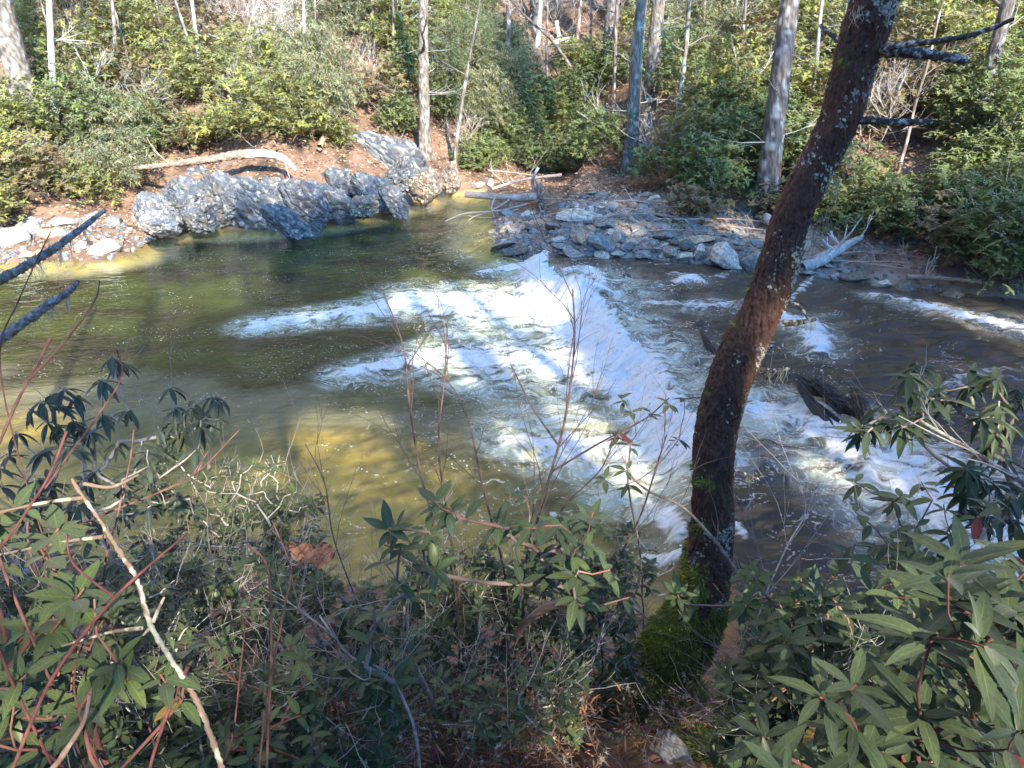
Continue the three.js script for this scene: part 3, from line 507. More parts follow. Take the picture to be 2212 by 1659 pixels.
const farTrees = [
  // px base, py base, px, py higher up, width px at base, height m, bark, kind, name, label
  [72, 300, 12, 60, 52, 12, GREY, 'needle', 'pine_tree', 'thick grey trunk leaning out at the upper left corner'],
  [116, 270, 107, 0, 15, 10, PALE, 'bare', 'birch_tree', 'slim white barked tree near the upper left corner'],
  [918, 336, 911, 0, 25, 13, GREY, 'bare', 'straight_tree', 'straight grey trunk rising above the inlet boulders'],
  [980, 362, 1006, 190, 9, 8, GREY, 'leafy', 'slim_tree', 'slim bent tree growing from the ochre inlet boulder'],
  [1160, 100, 1167, 0, 11, 9, PALE, 'bare', 'birch_tree', 'thin white trunk at top centre left of the white log'],
  [1244, 112, 1256, 0, 9, 9, BROWN, 'bare', 'slim_tree', 'thin dark trunk at top centre right of the white log'],
  [1310, 150, 1326, 0, 30, 13, PURP, 'needle', 'pine_tree', 'thick trunk highest on the slope left of the twin trunks'],
  [1322, 292, 1335, 0, 9, 9, BROWN, 'bare', 'slim_tree', 'thin wavy reddish stem just left of the twin trunks'],
  [1358, 372, 1388, 0, 29, 13, GREY, 'needle', 'pine_tree', 'left one of the two grey twin trunks on the bar'],
  [1388, 335, 1427, 0, 33, 13, GREY, 'needle', 'pine_tree', 'right one of the two grey twin trunks on the bar'],
  [1458, 335, 1490, 0, 12, 9, GREY, 'bare', 'slim_tree', 'slim pale grey trunk right of the twin trunks'],
  [1656, 432, 1708, 0, 44, 14, PURP, 'needle', 'pine_tree', 'big purplish trunk with lichen rags left of the leaning trunk'],
  [1745, 300, 1778, 0, 9, 9, PALE, 'bare', 'slim_tree', 'thin pale stem between purplish trunk and leaning trunk'],
  [2085, 345, 2182, 0, 30, 12, PURP, 'bare', 'dark_tree', 'dark trunk leaning right at the upper right corner'],
  [660, 215, 655, 0, 8, 8, PALE, 'bare', 'slim_tree', 'thin pale stem above the fallen log end'],
  [1095, 190, 1098, 60, 11, 3.2, BROWN, 'stub', 'dead_snag', 'short brown dead snag in the shrubs above the inlet'],
  [1208, 88, 1204, 60, 9, 0.9, PALE, 'stub', 'tree_stump', 'small pale stump beside the white log high on slope'],
  [430, 140, 415, 0, 9, 8, PALE, 'bare', 'slim_tree', 'thin pale tree high on the left slope'],
  [800, 120, 806, 0, 9, 9, BROWN, 'bare', 'slim_tree', 'thin brown stem left of the straight grey trunk'],
  [1600, 200, 1612, 0, 8, 9, GREY, 'bare', 'slim_tree', 'thin grey stem on the slope left of the purplish trunk'],
  [1935, 380, 1990, 180, 8, 5, BROWN, 'bare', 'slim_tree', 'dark sapling on the litter opening at right'],
  [250, 210, 245, 0, 9, 9, GREY, 'bare', 'slim_tree', 'thin grey stem right of the slim white tree'],
  [540, 120, 548, 0, 9, 9, GREY, 'bare', 'slim_tree', 'grey sapling above the middle of the fallen log'],
];
{ const r = rngOf(808); for (let k = 0; k < 26; k++) { const px = 130 + k * 80 + (r() - 0.5) * 50, py = 30 + r() * 170; farTrees.push([px, py, px + (px - 1106) * 0.06 + (r() - 0.5) * 30, py - 170, 4 + r() * 3.5, 6 + r() * 3, [BROWN, GREY, BROWN][k % 3], 'bare', 'sapling', null]); } }
farTrees.forEach(([bx, by, ux, uy, w, ht, bark, kind, name, label], k) => {
  const r = rngOf(500 + k * 13), b = hit(bx, by), u = atZ(ux, uy, b.z + (r() - 0.5) * 0.4), dir = u.clone().sub(b), rad = w * 0.5 / F * b.clone().sub(V(0, H, 0)).dot(V(0, -SP, -CP));
  const o = new THREE.Group(); o.position.copy(b);
  const s = ht / dir.length(), pts = [V(0, -0.25, 0)];
  for (let i = 1; i <= 6; i++) { const t = i / 6 * s; pts.push(dir.clone().multiplyScalar(t).add(V((r() - 0.5), 0, (r() - 0.5)).multiplyScalar(kind === 'stub' ? 0.02 : i * rad * 0.35 + (w < 14 ? 0.06 : 0)))); }
  const big = w > 20, flare = (t) => 1 + 0.55 * Math.exp(-t * 34);
  const radii = Array.from({ length: 25 }, (_, i) => rad * flare(i / 24) * (kind === 'stub' ? 1 : lerp(1, 0.34, i / 24)));
  part(o, 'trunk', barkTrunk(pts, radii, big ? 40 : 9, big ? 200 : 50, (p, n, R) => R * (0.1 * fbm3((p.x + n.x * R) * 9, p.y * 1.6, (p.z + n.z * R) * 9, 3) + 0.12 * fbm3((p.x + n.x * R) * 24, p.y * 3, (p.z + n.z * R) * 24, 2)), barkOf(bark[0], bark[1], 1, big ? 0.25 : 0.35)), VC);
  const c = new THREE.CatmullRomCurve3(pts);
  if (kind !== 'stub') {
    const lo = kind === 'needle' ? 0.42 : 0.22, m = kind === 'needle' ? 16 : big ? 9 : 8, col = mix3(bark[0], bark[1], 0.7), tw = new GB();
    for (let i = 0; i < m; i++) { const t = lerp(lo, 0.97, (i + r()) / m), a = r() * 6.28, p = c.getPoint(t); limbTree(tw, r, p, V(Math.cos(a), 0.45 - r() * 0.4, Math.sin(a)).normalize(), (1.2 + r() * 1.4) * (1.15 - t * 0.6) * (big ? 1.2 : 0.75), radAt(radii, t) * 0.35 + 0.004, 2, 4, col); }
    if (big) for (let i = 0; i < 6; i++) { const t = 0.1 + 0.3 * r(), a = r() * 6.28; limbTree(tw, r, c.getPoint(t), V(Math.cos(a), 0.1, Math.sin(a)).normalize(), 0.5 + r() * 0.9, 0.014, 1, 4, [0.42, 0.39, 0.35]); }
    part(o, 'crown', tw.build(), VC, 'stuff');
    if (kind === 'needle' || kind === 'leafy') {
      const M = [], C = [];
      for (let i = 0; i < (kind === 'needle' ? 900 : 260); i++) { const t = kind === 'needle' ? 0.5 + 0.5 * r() : 0.45 + 0.55 * r(), a = r() * 6.28, q = c.getPoint(t), L = (kind === 'needle' ? 2.6 * (1.3 - t) : 0.9) * Math.sqrt(r()); q.add(V(Math.cos(a) * L, (r() - 0.5) * 0.5, Math.sin(a) * L)); M.push(mat4(q, new THREE.Quaternion().setFromEuler(new THREE.Euler(r() * 2, r() * 6, r() * 2)), 0.16 + r() * 0.14)); C.push(mix3([0.7, 0.8, 0.6], [1.5, 1.5, 1.0], r())); }
      instanced(o, 'foliage', needleGeo, NEEDLE, M, C);
    }
  }
  thing(o, name, label ?? placeLabel((bark === GREY ? 'thin grey sapling' : 'thin brown sapling'), bx, by - 60), 'tree', 'trees on the far slope');
});

// ───────────────────────── far shrubs ─────────────────────────
const farWhorl = [whorlGeo(1, 7, 0.15, 0.36, 2, 0.5), whorlGeo(2, 7, -0.35, 0.3, 2, 0.5), whorlGeo(3, 8, 0.4, 0.4, 2, 0.7)];
const FARLEAF = [leafMat([0.245, 0.27, 0.055], 0.45, 0.35), leafMat([0.22, 0.24, 0.115], 0.4, 0.5), leafMat([0.15, 0.205, 0.045], 0.42, 0.35), leafMat([0.2, 0.16, 0.06], 0.4, 0.15)];
const LOOKS = ['yellow green rhododendron bush', 'grey green rhododendron bush', 'dark green laurel bush', 'olive brown thinly leaved bush', 'pale bare twiggy bush'];
function farShrub(px, py, ht, wd, kind, seed, dens = 1) {
  const r = rngOf(seed), b = hit(px, py), o = new THREE.Group(); o.position.copy(b);
  const tips = []; const nt = Math.round(16 + wd * ht * 5);
  for (let k = 0; k < nt; k++) { const a = r() * 6.28, e = Math.acos(1 - r() * 1.15), q = 0.55 + 0.45 * Math.sqrt(r()); tips.push(V(Math.cos(a) * Math.sin(e) * wd * 0.5 * q, ht * (0.42 + 0.58 * Math.cos(e) * q) * (0.62 + 0.6 * r()), Math.sin(a) * Math.sin(e) * wd * 0.5 * q)); }
  const G = grow(V(0, -0.1, 0), tips, r, { tipR: kind === 4 ? 0.005 : 0.0045, pipe: 0.42, step: 0.3 });
  const col = kind === 4 ? [0.46, 0.4, 0.35] : [0.3, 0.25, 0.21];
  const geo = chainsGeo(G.chains, 4, col);
  part(o, 'stem', geo, VC);
  if (kind === 4) {
    const tw = new GB(); for (const t of G.tips) for (let i = 0; i < 3; i++) limbTree(tw, r, t.p, t.d.clone().add(V(r() - 0.5, r() - 0.4, r() - 0.5).multiplyScalar(1.3)).normalize(), 0.35 + r() * 0.35, 0.0045, 1, 3, mix3(col, [0.6, 0.54, 0.48], r()));
    part(o, 'twigs', tw.build(), VC, 'stuff');
  }
  const M = [], C = [], per = (kind === 3 ? 10 : kind === 4 ? 0.8 : 25) * dens;
  for (const t of G.tips) for (let i = 0; i < per; i++) {
    const q = t.p.clone().add(V(r() - 0.5, (r() - 0.5) * 0.8, r() - 0.5).multiplyScalar(0.5 + 0.5 * r()));
    M.push(mat4(q, new THREE.Quaternion().setFromEuler(new THREE.Euler((r() - 0.5) * 1.3, r() * 6, (r() - 0.5) * 1.3)), 0.09 + r() * 0.07)); const v = 0.65 + r() * 0.75; C.push([v * (0.9 + r() * 0.35), v, v * (0.7 + r() * 0.4)]);
  }
  if (M.length) instanced(o, 'foliage', farWhorl[kind === 1 ? 1 : kind === 3 ? 2 : 0], FARLEAF[Math.min(kind, 3)], M, C);
  thing(o, 'shrub', placeLabel((ht > 2.2 ? 'tall ' : '') + LOOKS[kind], px, py - ht * 30), 'shrub', 'shrubs on the far bank');
}
const handShrubs = [
  // px, py of the foot, height, width, kind
  [25, 425, 1.7, 2.0, 0], [110, 435, 1.4, 1.6, 3], [190, 440, 1.1, 1.3, 0], [250, 400, 1.6, 2.2, 1], [60, 340, 1.8, 2.0, 0], [180, 330, 1.9, 2.2, 2], [260, 320, 1.7, 2.0, 1],
  [330, 330, 1.6, 1.8, 2], [410, 330, 1.4, 1.8, 3], [470, 325, 1.6, 1.8, 0], [560, 320, 1.9, 2.4, 0], [620, 310, 2.2, 2.2, 0], [680, 305, 2.6, 2.2, 1], [700, 250, 2.6, 2.4, 1], [640, 200, 2.4, 2.6, 1],
  [560, 210, 2.0, 2.4, 0], [470, 230, 2.0, 2.4, 0], [380, 240, 2.0, 2.2, 0], [290, 230, 1.9, 2.2, 3], [200, 220, 2.0, 2.2, 0], [110, 240, 1.6, 2.0, 2], [350, 140, 2.0, 2.6, 0], [250, 130, 2.0, 2.4, 0], [160, 110, 2.0, 2.4, 3], [60, 130, 2.0, 2.4, 0], [450, 130, 2.0, 2.4, 3], [540, 90, 2.2, 2.6, 4], [480, 60, 2.4, 2.6, 4], [640, 80, 2.2, 2.4, 4], [590, 150, 1.8, 2.2, 4], [730, 90, 2.2, 2.4, 1],
  [725, 310, 0.7, 1.0, 0], [820, 255, 1.9, 2.0, 3], [860, 300, 1.5, 1.5, 2], [850, 130, 2.2, 2.4, 0], [790, 60, 2.0, 2.2, 2], [880, 200, 1.8, 1.8, 2], [960, 270, 2.4, 1.8, 2], [1030, 290, 2.6, 2.4, 1], [1085, 240, 2.6, 2.2, 1], [1000, 180, 2.4, 2.4, 1], [1060, 120, 2.2, 2.6, 1], [960, 90, 2.2, 2.2, 0], [1010, 40, 2.0, 2.4, 0], [1130, 50, 1.8, 2.0, 4], [1115, 170, 2.0, 1.8, 1],
  [1050, 360, 1.0, 1.6, 2], [1120, 350, 0.9, 1.6, 2], [1200, 300, 1.5, 0.9, 0], [1255, 325, 1.5, 1.3, 2], [1300, 365, 1.9, 1.6, 2], [1345, 345, 1.1, 1.2, 4], [1270, 225, 1.6, 1.8, 2], [1400, 120, 2.2, 2.4, 0], [1340, 60, 2.0, 2.2, 4], [1270, 50, 1.6, 1.8, 4], [1430, 220, 2.2, 2.2, 2], [1450, 400, 1.5, 1.9, 2], [1440, 370, 1.2, 1.4, 4], [1515, 420, 1.7, 1.9, 2], [1570, 440, 1.5, 1.8, 2], [1530, 330, 2.2, 2.2, 0], [1590, 370, 1.8, 1.8, 2], [1500, 250, 2.2, 2.4, 2], [1570, 270, 2.2, 2.2, 0], [1630, 310, 1.9, 1.8, 2], [1540, 150, 2.3, 2.6, 1], [1630, 190, 2.2, 2.2, 3], [1470, 100, 2.2, 2.4, 1], [1590, 70, 2.2, 2.6, 0], [1690, 110, 2.2, 2.4, 0],
  [1710, 400, 1.8, 1.8, 2], [1720, 280, 2.1, 2.2, 0], [1760, 190, 2.3, 2.6, 0], [1800, 430, 1.2, 1.8, 2], [1830, 290, 1.8, 2.0, 3], [1860, 190, 2.4, 2.6, 1], [1950, 250, 2.2, 2.4, 3], [1990, 170, 2.4, 2.6, 0], [1900, 90, 2.4, 2.6, 0], [2060, 260, 2.2, 2.2, 0], [2110, 340, 2.2, 2.2, 2], [2180, 300, 2.6, 2.6, 0], [2110, 160, 2.4, 2.6, 0], [2190, 140, 2.4, 2.6, 0], [2010, 70, 2.4, 2.6, 0], [2150, 430, 2.2, 2.2, 2], [2220, 430, 2.6, 2.4, 2], [2190, 530, 1.9, 1.8, 2], [2080, 470, 1.4, 1.8, 2], [2235, 590, 1.9, 1.8, 2], [2140, 600, 1.5, 1.6, 2], [2215, 640, 1.8, 1.8, 2], [2050, 560, 0.9, 1.4, 3], [2120, 520, 1.5, 1.8, 2], [1960, 490, 0.9, 1.8, 2], [1880, 500, 0.8, 1.5, 2], [1790, 480, 0.8, 1.2, 0], [1680, 470, 0.6, 0.8, 3], [1500, 470, 0.6, 1.1, 3],
  [1800, 60, 2.3, 2.4, 0], [1715, 30, 2.0, 2.4, 2], [1400, 20, 2.0, 2.4, 0], [1510, 20, 2.0, 2.4, 0], [60, 40, 2.0, 2.6, 0], [180, 20, 2.0, 2.6, 0], [300, 40, 2.0, 2.6, 0], [400, 30, 2.0, 2.6, 0], [900, 30, 2.0, 2.2, 2], [-40, 500, 1.6, 1.8, 0], [-60, 300, 2.0, 2.4, 0], [2270, 220, 2.4, 2.6, 0], [-110, 420, 1.8, 2.2, 0], [-190, 330, 2.0, 2.4, 2], [-150, 180, 2.0, 2.4, 0], [-280, 260, 2.0, 2.4, 3], [-230, 450, 1.8, 2.2, 0], [-330, 380, 2.0, 2.4, 1], [-90, 90, 2.0, 2.4, 0], [2330, 380, 2.2, 2.4, 2], [2340, 560, 2.0, 2.2, 2], [2400, 460, 2.2, 2.4, 0], [2420, 640, 1.8, 2.0, 2], [2350, 100, 2.4, 2.6, 0],
];
handShrubs.push([1080, 335, 1.5, 1.8, 2], [1150, 335, 1.4, 1.8, 2], [1185, 372, 1.0, 1.4, 2], [1240, 372, 1.2, 1.5, 2], [1120, 300, 1.7, 1.8, 2], [1170, 265, 1.6, 1.8, 2], [1210, 240, 1.6, 1.6, 2], [1020, 365, 0.9, 1.2, 2], [1165, 150, 1.2, 1.4, 4], [1185, 60, 1.5, 1.8, 4], [1235, 140, 1.0, 1.4, 0], [1225, 30, 1.6, 1.8, 4], [1290, 180, 1.6, 1.8, 2], [1150, 225, 1.3, 1.4, 2], [1100, 20, 1.8, 2.2, 4], [760, 20, 1.8, 2.0, 4], [700, 40, 2.0, 2.2, 4], [600, 30, 2.0, 2.4, 4], [520, 20, 2.2, 2.4, 4], [420, 80, 2.0, 2.2, 4], [300, 90, 1.8, 2.0, 4], [180, 150, 1.6, 2.0, 4], [1480, 60, 2.2, 2.0, 4], [1640, 80, 2.2, 2.2, 4], [1850, 120, 2.2, 2.2, 4], [1940, 300, 1.6, 1.8, 4], [1890, 330, 1.4, 1.6, 4], [560, 260, 1.5, 1.6, 4], [330, 270, 1.5, 1.6, 4], [780, 200, 1.5, 1.6, 4], [1960, 130, 2.0, 2.2, 4], [2080, 90, 2.0, 2.2, 4], [1380, 300, 1.2, 1.4, 4], [1550, 380, 1.2, 1.4, 4], [1010, 330, 1.2, 1.3, 4], [870, 80, 1.8, 2.0, 0], [920, 130, 1.8, 1.8, 2], [970, 200, 2.2, 1.8, 1], [1060, 200, 2.4, 2.0, 1], [1350, 180, 1.8, 1.8, 2], [1250, 260, 1.2, 1.6, 2]);  // dark shrubs round the ravine are added to stand in for its shade
handShrubs.forEach((a, k) => farShrub(...a, 900 + k * 11));

// tall pines standing higher on the far slope, above the frame: the river mirrors them
{
  const r = rngOf(1212), geo = whorlGeo(15, 14, 0.2, 0.14, 1, 1.2);
  for (let k = 0; k < 56; k++) {
    const x = -26 + (k % 12) * 4.6 + (r() - 0.5) * 2.5, z = -36.5 - Math.floor(k / 12) * 4.5 - r() * 3, ht = 13 + r() * 5, b = ground(x, z), o = new THREE.Group(), pts = [V(0, -0.3, 0), V((r() - 0.5) * 0.6, ht * 0.5, 0), V((r() - 0.5), ht, 0)], M = [], C = []; o.position.copy(b);
    part(o, 'trunk', barkTrunk(pts, [0.24, 0.17, 0.04], 8, 30, () => 0, barkOf(GREY[0], GREY[1], 1)), VC); const c = new THREE.CatmullRomCurve3(pts), g = new GB();
    for (let i = 0; i < 36; i++) { const t = 0.22 + 0.78 * r(), a = r() * 6.28, L = 3.4 * (1.2 - t) * (0.5 + 0.5 * r()), q = c.getPoint(t), e = q.clone().add(V(Math.cos(a) * L, L * 0.15, Math.sin(a) * L)); g.tube([q, e], [0.03, 0.01], 3, [0.18, 0.14, 0.11]); for (let n = 0; n < 22; n++) { M.push(mat4(q.clone().lerp(e, 0.2 + 0.85 * r()).add(V(r() - 0.5, r() - 0.5, r() - 0.5).multiplyScalar(0.8)), new THREE.Quaternion().setFromEuler(new THREE.Euler(r() * 3, r() * 6, r() * 3)), 0.22 + r() * 0.16)); const v = 0.7 + r() * 0.8; C.push([v * 1.1, v, v * 0.8]); } }
    part(o, 'crown', g.build(), VC, 'stuff'); instanced(o, 'foliage', geo, NEEDLE, M, C);
    thing(o, 'pine_tree', 'tall pine high on the far slope above the picture, mirrored in the river', 'tree', 'pines above the picture');
  }
}
// leaf litter: one loose carpet, nobody could count it
{
  const r = rngOf(77), g = leafGeo(0.6, 0.35, -0.25, 2, 0.8, 0.5), M = [], C = [], tones = [[0.33, 0.18, 0.11], [0.26, 0.13, 0.08], [0.44, 0.28, 0.18], [0.2, 0.09, 0.05], [0.5, 0.35, 0.22]];
  const put = (x, z, s) => { const p = ground(x, z, 0.01 + r() * 0.02); if (p.y < 0.1) return; M.push(mat4(p, new THREE.Quaternion().setFromEuler(new THREE.Euler((r() - 0.5) * 1.2, r() * 6.28, (r() - 0.5) * 1.2)), s)); C.push(tones[Math.floor(r() * 5)]); };
  for (let k = 0; k < 80000; k++) { const x = lerp(-15, 12, r()), z = -14 - 26 * r(); const e = zAt(farEdge, x) - z; if (e < 0.3) continue; const onBar = bump(x, -0.7, 6.5, 0.4) * (1 - sstep(3, 5.5, e)); if (r() < onBar * 0.6) continue; put(x, z, 0.07 + r() * 0.06); }
  for (let k = 0; k < 14000; k++) { const m = M.length; put(lerp(-4.5, 4.5, r()), lerp(-5, 0.3, r()), 0.022 + r() * 0.04); if (M.length > m) C[C.length - 1] = C[C.length - 1].map((v) => v * (0.25 + 0.75 * r())); };
  thing(instanced(new THREE.Group(), 'leaf_litter', g, std({ side: THREE.DoubleSide }), M, C), 'leaf_litter', 'fallen brown leaves covering both banks', 'leaf litter', null, 'stuff');
}

// ───────────────────────── logs and driftwood ─────────────────────────
function log(pxs, rad, col, name, label, lift = 0.05, opt = {}) {
  const r = rngOf(label.length * 7 + pxs[0][0]), P = pxs.map(([a, b, dd]) => { const h = opt.level != null ? onLevel(a, b, opt.level) : hit(a, b, lift); return dd ? h.add(V(0, 0, dd)) : h; });
  const o = new THREE.Group(), b = P[0].clone(); o.position.copy(b); P.forEach((p) => p.sub(b));
  const radii = Array.isArray(rad) ? rad : [rad, rad * 0.8];
  part(o, 'trunk', barkTrunk(P, radii, 14, Math.max(30, P.length * 26), (p, n, R) => R * (0.22 * fbm3((p.x + n.x * R) * 5, (p.y + n.y * R) * 12, (p.z + n.z * R) * 12, 3) + 0.25 * fbm3((p.x + n.x * R) * 9, (p.y + n.y * R) * 45, (p.z + n.z * R) * 45, 2)), (p, n) => mix3(col[0], col[1], clamp(0.5 + fbm3(p.x * 3, p.y * 22, p.z * 22, 3) + 0.5 * fbm3(p.x * 1.3, p.y * 3, p.z * 3 + 4, 2)))), VC);
  const c = new THREE.CatmullRomCurve3(P);
  for (let k = 0; k < (opt.limbs ?? 0); k++) { const g = new GB(), t = 0.15 + 0.8 * r(); limbTree(g, r, c.getPoint(t), V(r() - 0.5, 0.15 + 0.5 * r(), r() - 0.5).normalize(), (opt.limb ?? 0.5) * (0.5 + r()), radAt(radii, t) * 0.4, 1, 4, col[1]); part(o, 'branch', g.build(), VC); }
  return thing(o, name, label, 'log', null);
}
const TAN = [[0.26, 0.16, 0.1], [0.52, 0.36, 0.25]], ASH = [[0.34, 0.32, 0.31], [0.62, 0.6, 0.58]], DARK = [[0.1, 0.07, 0.05], [0.24, 0.17, 0.12]];
{ // the log lies on the outcrop: its depth follows the rocks
  const D = (px, py, d) => at(px, py, d), o = new THREE.Group(), P = [D(285, 364, 20.2), D(370, 355, 20.0), D(450, 345, 19.7), D(520, 334, 19.6), D(575, 333, 19.6), D(612, 342, 19.7), D(640, 368, 19.8)], b = P[0].clone();
  o.position.copy(b); P.forEach((p) => p.sub(b));
  part(o, 'trunk', barkTrunk(P, [0.05, 0.08, 0.1, 0.115, 0.11, 0.085, 0.04], 26, 260, (p, n, R) => R * (0.3 * fbm3(p.x * 3, (p.y + n.y * R) * 9, (p.z + n.z * R) * 9, 3) + 0.25 * fbm3(p.x * 7, (p.y + n.y * R) * 40, (p.z + n.z * R) * 40, 3)), (p) => mix3(mix3([0.16, 0.1, 0.07], [0.44, 0.32, 0.235], clamp(0.5 + 1.6 * fbm3(p.x * 3, p.y * 34, p.z * 34, 3))), [0.72, 0.63, 0.54], sstep(3.4, 3.6, p.x))), VC);
  const g = new GB(); limbTree(g, rngOf(3), P[5], V(0.3, -0.6, 0.5), 0.6, 0.035, 1, 5, [0.45, 0.33, 0.24]); part(o, 'branch', g.build(), VC);
  const g2 = new GB(); limbTree(g2, rngOf(9), P[1], V(-0.3, 0.3, 0.5), 0.6, 0.03, 1, 5, [0.45, 0.33, 0.24]); part(o, 'branch', g2.build(), VC);
  thing(o, 'fallen_log', 'long tan fallen log lying across the top of the bedrock outcrop', 'log');
}
log([[690, 318], [705, 285], [722, 255]], [0.09, 0.05], TAN, 'broken_branch', 'short tan broken branch propped beside the boulders right of the fallen log', 0.25);
log([[1160, 172], [1205, 200], [1248, 222]], [0.1, 0.12], DARK, 'fallen_log', 'dark log lying down the ravine slope', 0.25);
log([[1195, 92], [1240, 84]], [0.14, 0.12], [[0.6, 0.58, 0.54], [0.8, 0.78, 0.74]], 'fallen_log', 'short white log high on the slope at top centre', 0.2);
{ // leaning dead pole
  const b = hit(1272, 214), o = new THREE.Group(); o.position.copy(b); const P = [V(0, 0, 0), atZ(1240, 155, b.z - 0.2).sub(b), atZ(1192, 88, b.z - 0.3).sub(b), atZ(1130, 30, b.z - 0.4).sub(b), atZ(1080, -30, b.z - 0.5).sub(b)];
  part(o, 'trunk', barkTrunk(P, [0.07, 0.065, 0.06, 0.05, 0.04], 9, 60, () => 0, barkOf(DARK[0], [0.3, 0.22, 0.17], 1)), VC); const g = new GB(); limbTree(g, rngOf(4), P[2], V(0.5, 0.3, 0.2), 1.1, 0.025, 2, 4, [0.3, 0.24, 0.2]); part(o, 'branch', g.build(), VC);
  thing(o, 'dead_pole', 'thin dead pole leaning left over the dark ravine', 'dead tree');
}
// driftwood tree with its root plate at the inlet
{
  const r = rngOf(66), root = hit(1165, 455), o = new THREE.Group(); o.position.copy(root); const rel = (px, py, z = root.z) => atZ(px, py, z).sub(root);
  const tr = [rel(1160, 425), rel(1110, 427, root.z - 0.1), rel(1060, 424, root.z - 0.3), rel(1005, 420, root.z - 0.5)];
  part(o, 'trunk', barkTrunk(tr, [0.13, 0.11, 0.1, 0.09], 14, 60, (p, n, R) => R * 0.2 * fbm3(p.x * 4, p.y * 14, p.z * 14, 3), (p) => mix3([0.22, 0.15, 0.11], [0.5, 0.38, 0.3], clamp(0.5 + fbm3(p.x * 3, p.y * 18, p.z * 18, 3)))), VC);
  for (let k = 0; k < 16; k++) { const g = new GB(), a = k / 16 * 6.28; limbTree(g, r, rel(1162, 432), V(0.5 * r() - 0.1, Math.sin(a) * 0.9 + 0.1, Math.cos(a) * 0.8).normalize(), 0.35 + 0.3 * r(), 0.045, 1, 5, mix3([0.24, 0.16, 0.11], [0.4, 0.3, 0.23], r())); part(o, 'root', g.build(), VC); }
  { const g = new GB(); g.tube(curve([rel(1165, 430), rel(1150, 395), rel(1156, 375), rel(1163, 362)], 12), [0.055, 0.04], 7, (p, t) => mix3([0.35, 0.26, 0.2], [0.85, 0.8, 0.74], sstep(0.7, 0.85, t))); part(o, 'root', g.build(), VC, null, 'pale upturned root tip'); }
  for (const [pts, ra] of [[[[1140, 440], [1080, 455], [1000, 462], [962, 478]], 0.04], [[[1100, 432], [1062, 455], [1020, 470], [1000, 490]], 0.03], [[[1120, 452], [1060, 470], [1010, 466]], 0.025], [[[1070, 426], [1062, 445], [1068, 470]], 0.03]]) { const g = new GB(); g.tube(curve(pts.map(([a, b], i) => rel(a, b, root.z + 0.15 * i)), 14), [ra, ra * 0.4], 6, [0.36, 0.27, 0.22]); part(o, 'branch', g.build(), VC); }
  thing(o, 'driftwood_tree', 'uprooted driftwood tree with its root plate beside the inlet', 'driftwood');
}
log([[1060, 418, -0.8], [1130, 395, -0.6], [1215, 382, -0.4]], [0.05, 0.05], [[0.25, 0.19, 0.15], [0.46, 0.37, 0.3]], 'driftwood_log', 'straight driftwood pole lying behind the root plate', 0.4, { limbs: 3 });
log([[1055, 368], [1100, 372], [1160, 380]], [0.03, 0.02], [[0.35, 0.29, 0.24], [0.5, 0.42, 0.36]], 'dead_branch', 'thin pale branch in front of the dark ravine', 0.45, { limbs: 4, limb: 0.6 });
log([[1735, 578], [1775, 560], [1810, 540], [1862, 512]], [0.11, 0.13, 0.1, 0.05], [[0.24, 0.235, 0.23], [0.56, 0.55, 0.53]], 'driftwood_log', 'white driftwood log on the right bank behind the leaning trunk', 0.15, { limbs: 4, limb: 0.5 });
log([[1655, 470], [1672, 485]], [0.1, 0.09], [[0.3, 0.29, 0.28], [0.6, 0.58, 0.56]], 'broken_log', 'short white broken log end left of the leaning trunk', 0.2);
log([[1960, 598], [2050, 603], [2120, 610]], [0.05, 0.03], [[0.26, 0.2, 0.16], [0.45, 0.37, 0.3]], 'driftwood_log', 'brown driftwood pole along the right bank', 0.12, { limbs: 3 });
